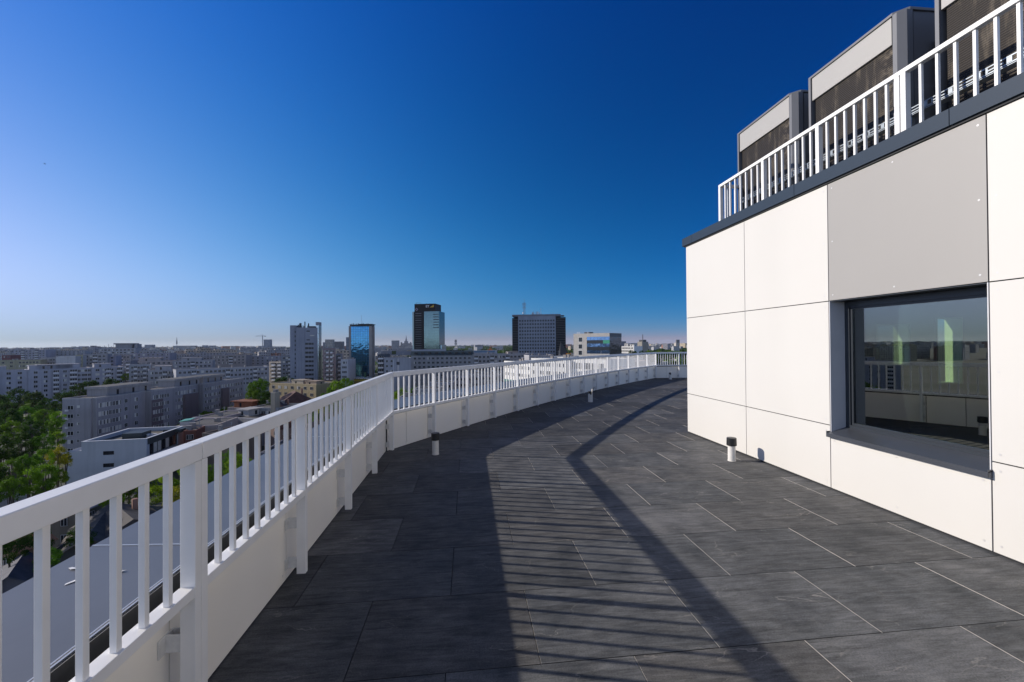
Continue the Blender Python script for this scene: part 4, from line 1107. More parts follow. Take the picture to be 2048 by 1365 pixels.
mb = MB(); mb.box(L_*.62, L_*.85, 3, 7, Ht - 1.48, Ht - .4); mb.build('roof_plant', M_dark, b.t)
# --- blue glass tower
b = Block('office_tower', 'slim tower with a blue mirror glass front framed in stone', 'tower', 697.5, 288, 743.5, 290, 652.5, 10, (0.34, 0.31, 0.29))
L_, Ht = b.L, b.H
st_ = paint('tower_stone', (0.33, 0.30, 0.28), 0.8, 0, 0.15, 0.4)
mb = MB(); mb.box(0, 1.5, 0, 10, 0, Ht); mb.box(L_ - 1.9, L_, 0, 2.0, 0, Ht); mb.box(1.5, L_ - 1.9, 0.4, 10, 0, Ht - .3); mb.box(L_ - 1.9, L_ - 1.0, 2.0, 10, 0, Ht); mb.box(L_ - 1.0, L_ + .1, 7.0, 10, 0, Ht)
mb.build('wall', st_, b.t, merge=False)
mb = MB(); mb.box(1.5, L_ - 1.9, .2, .4, 1.0, Ht - .32); mb.build('glass_facade', mirror_glass('tower_glass_blue', (0.05, 0.19, 0.36), 0.05, 0.03, 0.3, (1.6, 1.65)), b.t, merge=False)
mb = MB(); mb.box(.6, L_, .6, 9.6, Ht + .002, Ht + 1.0); mb.box(L_*.42, L_ + .6, -.3, 10.2, Ht + 1.002, Ht + 1.5)
for k in range(13): mb.box(.6 + k*1.1, 1.1 + k*1.1, .55, 1.0, Ht + 1.002, Ht + 1.5 + .2*(k % 3))
mb.build('roof_crown', M_dark, b.t, merge=False)
mb = MB(); mb.bar((L_*.5, 4, Ht + 1), (L_*.5, 4, Ht + 8.0), .12); mb.bar((L_*.55, 4, Ht + 1), (L_*.55, 4, Ht + 3.4), .1); mb.build('antenna', M_steel, b.t, merge=False)
for k in range(12):
    z = Ht - 4.2 - k*3.0; mb = MB(); mb.box(L_ - 1.01, L_ - .97, 3, 6.4, z, z + 1.9); mb.build('window', M_dark, b.t)
po = Block('podium', 'yellow banded canopy podium at the foot of the blue glass tower', 'podium', 690, 262, 752, 254, 757, 6, (0.30, 0.22, 0.05)); po.walls()
mb = MB(); mb.box(-.1, po.L + .1, -.12, 0, po.H - 1.6, po.H - .6); mb.build('band', paint('yellow_band', (0.55, 0.40, 0.03), 0.6), po.t)
def car(label, x, y, z, rz, col):
    t = thing('parked_car', label, 'car', (x, y, z), rz, 'cars parked at the foot of the blue glass tower')
    pr_ = [(-2.1, .35), (2.1, .35), (2.15, .75), (1.2, .95), (.55, 1.42), (-1.2, 1.45), (-1.95, 1.0), (-2.15, .8)]
    mb = MB()
    for s_ in (-.85, .85): mb.face([(a_, s_, c_) for a_, c_ in (pr_ if s_ < 0 else pr_[::-1])])
    for k in range(8): a_, c_ = pr_[k], pr_[(k + 1) % 8]; mb.face([(a_[0], -.85, a_[1]), (a_[0], .85, a_[1]), (c_[0], .85, c_[1]), (c_[0], -.85, c_[1])])
    mb.build('body', paint('car_%d' % int(col[0]*100), col, .25), t)
    for s_ in (-1, 1): MB().prism([(-1.5, s_*.86 - .01), (.9, s_*.86 - .01), (.9, s_*.86 + .01), (-1.5, s_*.86 + .01)], .98, 1.3).build('side_window', M_glass, t)
    wh = MB(); n_ = 14
    for k in range(n_):
        a0, a1 = k*6.2832/n_, (k + 1)*6.2832/n_
        wh.face([(.32*math.cos(a0), -.1, .32*math.sin(a0)), (.32*math.cos(a1), -.1, .32*math.sin(a1)), (.32*math.cos(a1), .1, .32*math.sin(a1)), (.32*math.cos(a0), .1, .32*math.sin(a0))])
    wh.face([(.32*math.cos(k*6.2832/n_), -.1, .32*math.sin(k*6.2832/n_)) for k in range(n_)]); wh.face([(.32*math.cos(k*6.2832/n_), .1, .32*math.sin(k*6.2832/n_)) for k in range(n_)][::-1])
    w0 = wh.build('wheel', M_dark, t, (-1.3, -.78, .32))
    for x_, y_ in ((1.3, -.78), (-1.3, .78), (1.3, .78)): inst(w0, t, (x_, y_, .32), 0, 'wheel')
for (u_, D_, col, lab) in ((716, 259, (.55, .56, .58), 'small silver car parked on the yellow banded podium'), (724, 258, (.7, .7, .7), 'white car parked in the middle of the yellow banded podium'), (736, 257, (.62, .64, .68), 'pale blue white car at the end of the yellow banded podium')):
    q_ = cp(u_, D_); car(lab, q_.x, q_.y, GZ + po.H - .33, -YAW + .1, col)
# --- dark tower with the slanted gold mark
b = Block('office_tower', 'tall black and teal glass tower with lettering and a gold beam at its top', 'tower', 825.0, 566, 878.5, 560, 624, 26, (0.03, 0.035, 0.045))
L_, Ht = b.L, b.H
xa, xb = L_*.075, L_*.44
mb = MB(); mb.box(0, xa - .9, 0, 24, 0, Ht); mb.build('fin', paint('fin_pale_green', (0.42, 0.55, 0.52), 0.35), b.t, merge=False)
zt = zz(828, 608.5, 566) - GZ
mb = MB(); mb.box(xa - .9, xb, .5, 24, 0, Ht - .01); mb.box(xa, L_*.86, .52, 24, Ht, zt); mb.build('wall', paint('tower_black', (0.006, 0.007, 0.011), 0.5, spec=0.15), b.t, merge=False)
mb = MB(); mb.box(xb, L_, 0, 24, 0, Ht); mb.build('glass_facade', mirror_glass('tower_glass_teal', (0.11, 0.17, 0.175), 0.1, 0.03, 0.1, (1.5, 3.6)), b.t, merge=False)
mb = MB(); mb.box(L_ + .01, L_ + 2.6, 3, 22, 0, zz(880, 690, 560) - GZ); mb.build('side_annex', mirror_glass('annex_glass', (0.2, 0.3, 0.36), 0.15, 0.1, 0.1), b.t, merge=False)
for k in range(22):
    z = Ht - 3 - k*3.15; mb = MB(); mb.box(xa + 1.2, xb - 4.2, .44, .5, z, z + .5 + .5*(k in (0, 1, 3))); mb.build('floor_band', paint('band_grey', (0.10, 0.11, 0.13), 0.4), b.t)
for k in range(6):
    z = Ht - 4.5 - k*3.6; mb = MB(); mb.box(L_*.78, L_ - .4, -.06, 0, z, z + 1.0); mb.build('open_floor', M_dark, b.t)
def lettering(body, parent, loc, size, mat, name='lettering', rz=0, align='CENTER', bold=0.0):
    c = bpy.data.curves.new(name, 'FONT'); c.body = body; c.size = size; c.align_x = align; c.align_y = 'CENTER'; c.extrude = 0.03; c.offset = bold
    c.materials.append(mat); tmp = bpy.data.objects.new('lettering_curve', c); C.objects.link(tmp); dg = bpy.context.evaluated_depsgraph_get()
    me = bpy.data.meshes.new_from_object(tmp.evaluated_get(dg)); bpy.data.objects.remove(tmp)
    o = bpy.data.objects.new(name, me); C.objects.link(o); o.parent = parent; o.location = loc; o.rotation_euler = (math.pi/2, 0, rz)
    return o
M_white = paint('sign_white', (0.75, 0.76, 0.78), 0.5)
lettering('EY', b.t, (L_*.565, .44, Ht + (zt - Ht)*.66), 4.6, M_white, bold=0.06)
mb = MB(); mb.face([(L_*.64, .45, Ht + (zt - Ht)*.5), (L_*.80, .45, Ht + (zt - Ht)*.56), (L_*.80, .45, Ht + (zt - Ht)*.88)]); mb.build('gold_beam', paint('gold', (0.6, 0.36, 0.03), 0.5), b.t)
cx, cz, r_ = L_*.155, Ht + (zt - Ht)*.3, 2.2
mb = MB()
for k in range(4):
    a0, a1 = k*math.pi/2, (k + 1)*math.pi/2
    mb.face([(cx + r_*math.cos(a0), .45, cz + r_*math.sin(a0)), (cx + r_*math.cos(a1), .45, cz + r_*math.sin(a1)), (cx + .5*r_*math.cos(a1), .45, cz + .5*r_*math.sin(a1)), (cx + .5*r_*math.cos(a0), .45, cz + .5*r_*math.sin(a0))])
mb.build('emblem', paint('emblem_mauve', (0.3, 0.25, 0.32), 0.5), b.t)
mb = MB(); mb.bar((L_*.1, 4, zt), (L_*.1, 4, zt + 2), .4); mb.bar((L_*.1, 4, zt + 2), (L_*.3, 4, zt + 1.5), .3); mb.bar((L_*.5, 4, zt), (L_*.5, 4, zt + 1), .5); mb.bar((L_*.62, 4, zt), (L_*.62, 4, zt + .9), .5); mb.build('roof_gear', M_dark, b.t, merge=False)
# --- podium row right of the blue tower
apt('dark block with pale balcony edges at the right foot of the blue glass tower', 755, 262, 769, 262, 709, 12, (0.06, 0.075, 0.1), 7, 1, 1)
b = Block('apartment_block', 'blank grey end wall block with a white pole, behind the railing corner', 'apartment block', 768, 240, 822, 245, 716.5, 16, (0.32, 0.33, 0.37)); b.walls(); b.front(6, [1.6, 4.2], 1.0, 1.3); mb = MB(); mb.box(5.2, 5.5, -.1, 0, 2, b.H - 1); mb.build('drain_pipe', M_balc, b.t); b.done()
pl = thing('flag_pole', 'white pole with a dark box in front of the blank grey wall', 'pole', (*cp(796, 205), GZ)); MB().tube((0, 0), .12, .1, 0, zz(796, 718, 205) - GZ, 8).build('shaft', M_balc, pl); MB().box(-.7, .7, -.4, .4, zz(796, 730, 205) - GZ, zz(796, 724, 205) - GZ).build('lamp_box', M_dark, pl)
b = Block('apartment_block', 'long dark roofed apartment terrace behind the railing under the black billboard', 'apartment block', 822, 272, 946, 276, 711, 13, (0.30, 0.30, 0.31)); b.walls(rim=False); b.front(7, lin(1, b.L - 1, 13), 1.5, 1.4, 2.85, 2.2)
mb = MB(); mb.face([(-.4, -.4, b.H - .3), (b.L + .4, -.4, b.H - .3), (b.L + .4, 4, b.H + 2.6), (-.4, 4, b.H + 2.6)]); mb.face([(-.4, 4, b.H + 2.6), (b.L + .4, 4, b.H + 2.6), (b.L + .4, 13, b.H + 2.4), (-.4, 13, b.H + 2.4)]); mb.build('mansard_roof', paint('mansard_teal', (0.03, 0.05, 0.06), 0.5), b.t, merge=False)
for k in range(9):
    x = 2 + k*b.L/9.2; mb = MB(); mb.box(x, x + 2.0, .8, 2.4, b.H + .3, b.H + 1.9); mb.build('dormer', M_glass, b.t)
b.done()
b = Block('apartment_block', 'grey apartment terrace with paired dark windows left of the dark twin winged block', 'apartment block', 945, 276, 1060, 284, 708.5, 13, (0.33, 0.32, 0.33)); b.walls(); b.front(7, [x for i, x in enumerate(lin(1, b.L - 1, 14)) if i % 4 != 0], 1.5, 1.4, 2.85, 2.1); b.balconies(7, [x for i, x in enumerate(lin(1, b.L - 1, 14)) if i % 4 == 0], 2.6, 2.85, 2.1); b.house(b.L*.62, b.L*.8, 2, 9, 1.3, TAUPE); b.done()
simple('commercial_building', 'low pale block with a white vent in front of the dark twin winged block', 'building', 1058, 262, 1108, 266, 711, 12, (0.34, 0.34, 0.36), wins=5, rows=3)
# --- billboards on the roofs
def billboard(label, u0, u1, D, v0, v1, mat, frame=True):
    a, c = cp(u0, D), cp(u1, D); zb, zt = zz(u0, v1, D), zz(u0, v0, D)
    t = thing('billboard', label, 'billboard', (a.x, a.y, zb), math.atan2(c.y - a.y, c.x - a.x))
    L_ = (c - a).length; h = zt - zb
    MB().box(0, L_, 0, .3, 0, h).build('panel', mat, t)
    mb = MB(); n = max(2, int(L_/6))
    for k in range(n + 1): x = L_*k/n; mb.bar((x, .35, 0), (x, 2.2, -3), .14); mb.bar((x, .35, h*.9), (x, 2.4, -3), .14)
    mb.build('support_frame', M_steel, t, merge=False)
    return t, L_, h
t, L_, h = billboard('black rooftop billboard with white letters above the dark roofed terrace', 893, 928, 283, 700.8, 710.3, paint('sign_black', (0.012, 0.012, 0.014), 0.5))
lettering("McDonald's", t, (L_*.5, -.04, h*.58), h*.72, M_white, bold=0.02)
t, L_, h = billboard('long pale blue rooftop hoarding right of the black billboard', 929, 994, 292, 701.5, 709, paint('hoarding_pale', (0.36, 0.39, 0.44), 0.6))
MB().box(L_*.30, L_*.93, -.05, -.002, h*.45, h*.85).build('blue_band', paint('hoarding_blue', (0.10, 0.20, 0.32), 0.6, 0, 0.4, 3), t)
MB().prism([(L_*.71, -.1), (L_*.85, -.1), (L_*.85, .1), (L_*.71, .1)], h + .01, h + .6).build('crest', paint('sign_orange', (0.6, 0.17, 0.04), 0.6), t)
mb = MB(); mb.face([(L_*.74, -.1, h + .61), (L_*.85, -.1, h + .61), (L_*.82, -.1, h + 1.2), (L_*.79, -.1, h + 2.4), (L_*.765, -.1, h + 1.2)]); mb.build('crest', paint('sign_orange', (0.6, 0.17, 0.04), 0.6), t)
t, L_, h = billboard('blank grey rooftop hoarding below the black and teal tower', 823, 892, 296, 699.5, 708, paint('hoarding_grey', (0.33, 0.34, 0.38), 0.6))
t, L_, h = billboard('low dark hoarding with a green square left of the black and teal tower', 762, 822, 300, 703, 711, paint('hoarding_dull', (0.22, 0.23, 0.27), 0.6))
MB().box(L_*.36, L_*.50, -.05, -.002, h*.2, h*1.05).build('square_sign', paint('sign_olive', (0.05, 0.07, 0.02), 0.6), t)
# --- dark twin winged block
b = Block('hotel_building', 'broad dark blue block with square windows between two black ribbed wings', 'hotel', 1036.5, 402, 1111.5, 398, 633.5, 30, (0.26, 0.29, 0.35))
L_, Ht = b.L, b.H
b.walls(rim=False, mat=plaster((0.26, 0.29, 0.35))); b.front(12, lin(.6, L_ - .6, 14), 1.35, 1.6, 3.36, 4.3, dark=True)
M_wing = paint('wing_black', (0.007, 0.008, 0.011), 0.5, spec=0.15); M_line = paint('wing_line', (0.26, 0.26, 0.27), 0.6)
for (x0, x1, hh) in ((-6.0, -.1, Ht - 1.4), (L_ + .1, L_ + 9.7, Ht - 1.2)):
    w_ = MB().box(x0, x1, 1.0, 29, 0, hh).build('wing', M_wing, b.t)
    mb = MB()
    for k in range(23): mb.box(x0 + .3, x1 - .3, .93, 1.0, hh - 1.6 - k*1.68, hh - 1.45 - k*1.68)
    mb.build('ribs', M_line, w_, merge=False)
mb = MB(); mb.box(-6, L_ + 5, 2, 28, Ht + .01, Ht + 2.0); mb.box(-6, -3, .9, 2, Ht + .4, Ht + 1.6); mb.build('roof_parapet', plaster((0.18, 0.19, 0.22)), b.t, merge=False)
mb = MB(); xm = L_*.155
for dx in (-.9, .9): mb.bar((xm + dx, 6, Ht + 2), (xm + dx*.55, 6, Ht + 13), .3)
for k in range(7): mb.bar((xm - .9 + k*.05, 6, Ht + 2 + k*1.6), (xm + .9 - k*.05, 6, Ht + 3.6 + k*1.6), .16); mb.bar((xm + .9 - k*.05, 6, Ht + 2 + k*1.6), (xm - .9 + k*.05, 6, Ht + 3.6 + k*1.6), .16)
mb.bar((xm, 6, Ht + 13), (xm, 6, Ht + 18.0), .2)
for z in (8.4, 11.0, 12.4):
    for dx in (-1.4, -.5, .5, 1.4): mb.box(xm + dx - .2, xm + dx + .2, 5.6, 6.2, Ht + z, Ht + z + 1.6)
mb.build('lattice_mast', M_steel, b.t, merge=False)
mb = MB(); mb.tube((xm - 1.2, 5), .7, .7, Ht + 3.0, Ht + 4.4, 10); mb.build('dish', M_balc, b.t, merge=False)
random.seed(9)
for k in range(13):
    x = L_*random.uniform(.36, .64); h = random.uniform(1.2, 3.4)
    if k == 0: x, h = L_*.60, 6.2
    mb = MB(); mb.box(x, x + .3 + .2*(k % 3), 5, 5.4, Ht + 2.0, Ht + 2.0 + h); mb.build('antenna', M_steel if k % 2 else M_balc, b.t)
for k in range(4):
    x = L_*(.86 + .06*k); mb = MB(); mb.bar((x, 5, Ht + 2), (x, 5, Ht + 3.6), .2); mb.build('antenna', M_steel, b.t)
mb = MB(); mb.box(L_*.9, L_ + 8.5, 4, 26, Ht + .9, Ht + 1.0); mb.build('roof_sheet', M_balc, b.t); b.done()
t = thing('pyramid_roof_hall', 'dark sloping roofed hall right of the twin winged block', 'hall', (*cp(1130, 380), GZ), -YAW); zt = zz(1131, 683, 380) - GZ
mb = MB(); mb.prism([(-5, 0), (9, 0), (9, 20), (-5, 20)], 0, 17); mb.build('wall', plaster((0.13, 0.11, 0.11)), t, merge=False)
mb = MB(); mb.face([(-5, 0, 17), (9.5, 0, 17), (-3, 10, zt)]); mb.face([(9.5, 0, 17), (9.5, 20, 17), (-3, 10, zt)]); mb.face([(-5, 20, 17), (-5, 0, 17), (-3, 10, zt)]); mb.build('roof', M_dark, t, merge=False)
# --- white and glass building
b = Block('office_building', 'white fronted office with a wide dark glass band and a green panel', 'office building', 1147, 251, 1219, 235, 668, 15, (0.52, 0.51, 0.50))
b.H = zz(1219, 666.3, 235) - GZ; L_, Ht = b.L, b.H
M_con = paint('facade_panels', (0.36, 0.345, 0.325), 0.7, 0, 0.12, 0.6, streak=0.15)
M_dsl = paint('facade_slate', (0.13, 0.125, 0.125), 0.6, 0, 0.15, 1)
x1 = L_*.385
gz0, gz1 = zz(1190, 708, 240) - GZ, zz(1190, 674, 240) - GZ
mb = MB(); mb.box(0, x1, 0, 15, 0, Ht); mb.box(x1, L_, 0, 15, gz1, Ht); mb.box(x1, L_, 0, 15, 0, gz0); mb.build('wall', M_con, b.t, merge=False)
mb = MB(); mb.box(x1, L_, .35, 14.9, gz0, gz1); mb.build('core', M_dark, b.t, merge=False)
gh = (gz1 - gz0)/5
for k in range(5):
    col = [(0.03, 0.08, 0.2), (0.008, 0.009, 0.012), (0.06, 0.12, 0.24), (0.012, 0.010, 0.012), (0.05, 0.12, 0.28)][k]
    mb = MB(); mb.box(x1 + .02, L_ - .02 if k != 3 else L_ - 4.2, .12, .33, gz0 + k*gh + .02, gz0 + (k + 1)*gh - .02)
    mb.build('glass_band', mirror_glass('band_glass_%d' % k, (0.07, 0.13, 0.25), 0.06, 0.03, 0.2, (2.4, 4)) if k in (0, 2, 4) else M_glass, b.t, merge=False)
mb = MB(); mb.box(L_ - 4.19, L_ - .02, .1, .33, gz0 + 3*gh + .02, gz0 + 4*gh - .02); mb.build('green_panel', paint('panel_green', (0.01, 0.22, 0.13), 0.5), b.t)
mb = MB(); mb.box(L_ + .004, L_ + .06, 0.02, 15, gz1 + .02, Ht - .1); mb.box(L_ + .004, L_ + .06, 0.02, 15, 0, gz0 - .02); mb.build('side_cladding', M_dsl, b.t, merge=False)
mb = MB(); mb.box(L_ + .004, L_ + .06, .14, 14.9, gz0, gz1); mb.build('glass_facade', mirror_glass('side_glass', (0.13, 0.15, 0.16), 0.08, 0.06, 0.25, (2.2, 2.6)), b.t, merge=False)
for k, v in enumerate((674.7, 688.5, 701)):
    z0_ = zz(1160, v + 10, 248) - GZ; z1_ = zz(1160, v, 248) - GZ
    f = MB().box(L_*.145 - k*.1, L_*.265 - k*.1, -.06, 0, z0_, z1_).build('window', M_wf, b.t); MB().box(L_*.153 - k*.1, L_*.257 - k*.1, -.08, -.061, z0_ + .2, z1_ - .2).build('pane', M_glass, f)
mb = MB(); mb.box(L_*.24, L_*.40, 3, 7, Ht + .01, Ht + .9); mb.build('roof_plant', M_dark, b.t)
for x in (.06, .09, .13, .37): mb = MB(); mb.bar((L_*x, 2, Ht), (L_*x, 2, Ht + 1.1), .18); mb.build('vent_pipe', M_balc, b.t)
# --- orange sign
a, c = cp(1132.5, 200), cp(1146.5, 200); zb, zt = zz(1139, 716.3, 200), zz(1139, 707, 200)
t = thing('roof_sign', 'orange lit style roof sign with dark figures between the black wing and white office', 'sign', (a.x, a.y, zb), math.atan2(c.y - a.y, c.x - a.x))
t['label'] = 'orange roof sign with dark figures between the black wing and the white fronted office'
L_ = (c - a).length; h = zt - zb
MB().box(-.35, L_ - .3, .12, .4, -.1, h + .2).build('backing', paint('sign_dark_red', (0.12, 0.015, 0.01), 0.6), t)
MB().prism([(0, 0), (L_, 0), (L_, .11), (0, .11)], .1, h).build('panel', paint('sign_amber', (0.75, 0.32, 0.03), 0.5), t, bevel=.05)
lettering('A7B', t, (L_*.54, -.04, h*.52), h*.72, M_black, bold=0.03)
mb = MB(); 
for x in (.3, L_ - .3): mb.bar((x, .5, -3), (x, .5, h*.5), .12)
mb.build('legs', M_steel, t, merge=False)
# --- white sunlit building row seen through the curved railing
M_lit = paint('sunlit_render', (0.70, 0.69, 0.66), 0.8, 0, 0.06, 0.3)
def white(label, u0, D0, u1, D1, v, dep, rows, cols, w=1.0, h=1.2, fh=3.0, top=2.4):
    b = Block('office_building', label, 'building', u0, D0, u1, D1, v, dep, (0.7, 0.69, 0.66)); b.walls(mat=M_lit, rimmat=M_lit); b.front(rows, lin(.8, b.L - .8, cols), w, h, fh, top, bright=.05); return b
b = white('white sunlit building with teal ground floor glazing, leftmost behind the curved railing', 1008, 178, 1062, 160, 722, 14, 3, 9)
for k in range(2):
    mb = MB(); mb.box(.5, b.L*.6, -.06, -.02, b.H - 10.2 - k*3.2, b.H - 7.8 - k*3.2); mb.build('shop_glazing', paint('teal_glass', (0.06, 0.2, 0.17), 0.15), b.t)
b.done()
b = white('white sunlit building with slot windows in the middle behind the curved railing', 1062, 160, 1133, 148, 716.5, 16, 3, 10, .8, 1.3)
b.done()
b = white('white sunlit building with tall dark windows, rightmost behind the curved railing', 1140, 150, 1212, 137, 717, 16, 3, 10, 1.1, 2.2, 4.2, 2.6)
b.done()
simple('commercial_building', 'flat grey roof edge running behind the handrail below the orange sign', 'building', 1104, 186, 1150, 183, 713.2, 12, (0.40, 0.40, 0.40))
simple('commercial_building', 'rose and grey building right of the sunlit white row', 'building', 1214, 168, 1262, 160, 722, 14, (0.42, 0.33, 0.31), wins=7, rows=3)
simple('commercial_building', 'pale building beside the far railing corner', 'building', 1262, 176, 1306, 168, 724, 12, (0.5, 0.49, 0.47), wins=6, rows=3)
for i, (u0, u1, D, v, col, lab) in enumerate([(795, 822, 120, 795, (.3, .3, .33), 'dark grey shed with pale door behind the corner post'), (826, 876, 150, 778, (.34, .33, .33), 'stepped pale shed behind the first baluster bay'), (858, 905, 190, 765, (.3, .31, .35), 'low blue grey hall behind the first far baluster bays'), (945, 1000, 200, 750, (.28, .28, .3), 'dim low hall left of the sunlit white row'), (905, 945, 215, 752, (.3, .29, .31), 'shadowed low hall behind the third far baluster bay')]):
    simple('commercial_building', lab, 'shed', u0, D, u1, D, v, 10, col, wins=4, rows=2)
# --- right hand distance
b = Block('hospital_building', 'long bright white terrace block left of the masted tower', 'building', 1241, 430, 1268, 420, 693, 20, (0.7, 0.69, 0.66)); b.walls(mat=M_lit, rimmat=M_lit); b.front(3, lin(1, b.L - 1, 8), 1.2, 1.2, 3.0); b.house(b.L*.2, b.L*.45, 3, 9, 3, (.66, .65, .63)); b.house(b.L*.6, b.L*.9, 3, 9, 2, (.66, .65, .63)); b.done()
t = thing('arched_hall', 'dark arched roof hall before the bright white terrace block', 'hall', (*cp(1257, 330), GZ), -YAW); mb = MB(); n = 12
prof = [(-6 + 12*k/n, 21.5 + 5.2*math.sin(math.pi*k/n)) for k in range(n + 1)]
for (xa_, za_), (xb_, zb_) in zip(prof[:-1], prof[1:]): mb.face([(xa_, 0, za_), (xb_, 0, zb_), (xb_, 30, zb_), (xa_, 30, za_)]); mb.face([(xa_, 0, 0), (xb_, 0, 0), (xb_, 0, zb_), (xa_, 0, za_)])
mb.build('roof', M_dark, t, merge=False); MB().box(-9, -6.1, -1, 4, 0, 25).build('pier', plaster(BEIGE), t)
b = Block('tower_block', 'dark ribbed tower block with a tall mast, on the right skyline', 'tower', 1275, 650, 1284, 640, 684, 12, (0.30, 0.28, 0.24)); b.walls(rim=False); mb = MB()
for k in range(4): mb.box(k*b.L/4 + .3, k*b.L/4 + 1.0, -.4, 0, 0, b.H - .5)
mb.build('pilasters', plaster((.4, .37, .32)), b.t, merge=False); mb = MB(); mb.box(1.2, b.L - .8, 2, 9, b.H + .01, b.H + 3); mb.build('roof_house', M_dark, b.t); mb = MB(); mb.bar((b.L*.6, 5, b.H + 3), (b.L*.6, 5, b.H + 11.5), .7); mb.build('mast', M_dark, b.t); b.done()
def sky_block(label, u0, u1, D, v, col, dep=15, cat='tower', extra=None):
    b = Block('distant_tower', label, cat, u0, D, u1, D, v, dep, col); mb = MB(); mb.box(0, b.L, 0, dep, 0, b.H)
    o = mb.build('wall', M_far, b.t, merge=False); o.color = (*col, 1)
    if extra: extra(b)
    return b
def spire(b):
    mb = MB(); mb.box(b.L*.33, b.L*.67, 4, 12, b.H, b.H + 9); mb.box(b.L*.42, b.L*.58, 6, 10, b.H + 9.01, b.H + 16); mb.face([(b.L*.44, 7, b.H + 16), (b.L*.56, 7, b.H + 16), (b.L*.5, 8, b.H + 36)]); mb.face([(b.L*.56, 7, b.H + 16), (b.L*.5, 9, b.H + 16), (b.L*.5, 8, b.H + 36)]); mb.face([(b.L*.5, 9, b.H + 16), (b.L*.44, 7, b.H + 16), (b.L*.5, 8, b.H + 36)])
    for x in (0.0, .88): mb.box(b.L*x, b.L*(x + .12), 2, 8, b.H, b.H + 5)
    mb.build('spire', plaster((.28, .28, .3)), b.t, merge=False)
sky_block('far grey slab tower left of the spired building', 783, 797, 1700, 681.5, (.26, .27, .30))
sky_block('far stepped building crowned by a needle spire', 801, 822, 1750, 687, (.30, .30, .32), extra=spire)
sky_block('far twin grey tower right of the blue grey tower', 650, 665, 1300, 679.5, (.33, .31, .29))
sky_block('far low shoulder of the twin grey tower', 645.5, 650, 1300, 685, (.2, .21, .25))
sky_block('far leaning dark glass block between the two near towers', 668, 685, 1350, 683.5, (.14, .15, .18))
sky_block('far thin dark tower touching the left of the blue glass tower', 692, 698.5, 900, 675, (.16, .2, .26))
sky_block('far square block beside the tower crane', 527, 539.5, 1500, 679.5, (.25, .28, .34))
sky_block('far pale stepped block on the right skyline', 1352, 1358, 1200, 686, (.5, .45, .4), extra=lambda b: MB().box(b.L*.3, b.L*1.4, 4, 10, b.H - 8, b.H + 9).build('upper_block', plaster((.2, .19, .2)), b.t))
sky_block('far dull block on the skyline right of the white fronted office', 1241, 1252, 900, 683, (.22, .22, .25))
sky_block('far blue block on the left skyline', 157, 170, 1500, 693, (.26, .29, .36)); sky_block('far wide flat block left of the flat topped skyline block', 178, 188, 1600, 694.5, (.26, .29, .35)); sky_block('far flat block right of the flat topped skyline block', 289, 303, 1400, 690, (.26, .28, .34))
sky_block('far long flat block under the lattice mast', 346, 390, 1900, 692, (.24, .26, .30)); sky_block('far low dark block right of the lattice mast', 404, 412, 1900, 691, (.24, .26, .30)); sky_block('far low flat block left of the tower crane', 418, 428, 1950, 691.5, (.25, .27, .31))
sky_block('bright white slim block right of the tan balcony tower', 671.5, 680, 520, 699, (.62, .6, .56)); sky_block('yellow lit block tucked behind the grey tower', 636, 648, 360, 700, (.5, .44, .32))
apt('red and grey balcony block right of the grey tower', 646, 268, 671, 272, 697.5, 13, (0.25, 0.19, 0.2), 8, 5, 2, bright=.3)
apt('narrow blue grey block beside the red and grey balcony block', 671.5, 280, 683, 282, 708, 13, (0.22, 0.24, 0.29), 7, 2, 1)
apt('white banded office left of the blue glass tower', 681.5, 250, 696, 250, 719.5, 12, (0.44, 0.44, 0.47), 4, 3)
# masts, crane
def lattice(name, label, cat, u, D, v0, base_z, w0, w1):
    p = cp(u, D); t = thing(name, label, cat, (p.x, p.y, base_z)); h = zz(u, v0, D) - base_z; mb = MB()
    for sx in (-1, 1):
        for sy in (-1, 1): mb.bar((sx*w0/2, sy*w0/2, 0), (sx*w1/2, sy*w1/2, h), max(.25, w1*.3))
    n = 12
    for k in range(n):
        a, c = w0 + (w1 - w0)*k/n, w0 + (w1 - w0)*(k + 1)/n; mb.bar((-a/2, -a/2, h*k/n), (c/2, -c/2, h*(k + 1)/n), .25); mb.bar((a/2, -a/2, h*k/n), (-c/2, -c/2, h*(k + 1)/n), .25)
    mb.build('lattice', M_steel, t, merge=False); return t, h
t, h = lattice('broadcast_mast', 'slim lattice mast on the left skyline', 'mast', 353.5, 1900, 675.5, -12, 6, 1.6); MB().box(-1.6, 1.6, -1.6, 1.6, h*.45, h*.75).build('antenna_drum', M_steel, t)
t, h = lattice('telecom_mast', 'dark telecom mast with panels behind the black billboard', 'mast', 911.5, 420, 681, -12, .9, .5)
mb = MB()
for z, d in ((h - 2.2, .8), (h - 4.6, .9), (h - 1.2, .5)):
    for sx in (-1, 1): mb.box(sx*d - .25, sx*d + .25, -.3, .3, z, z + 2.0)
mb.build('panel_antenna', M_dark, t, merge=False)
p = cp(525, 1450); t = thing('tower_crane', 'tower crane standing beside the far square block', 'crane', (p.x, p.y, GZ), -YAW); zt = zz(525, 672, 1450) - GZ
mb = MB(); mb.bar((0, 0, 0), (0, 0, zt), 1.8); mb.build('mast', M_steel, t); mb = MB(); mb.bar((-25, 0, zt - 1), (11, 0, zt - 1), 1.2); mb.bar((0, 0, zt), (0, 0, zt + 4), .9); mb.bar((0, 0, zt + 4), (-20, 0, zt - .6), .35); mb.bar((0, 0, zt + 4), (9, 0, zt - .6), .35); mb.build('jib', M_steel, t, merge=False); MB().box(8, 11, -.9, .9, zt - 3.2, zt - 1.7).build('counterweight', M_dark, t)
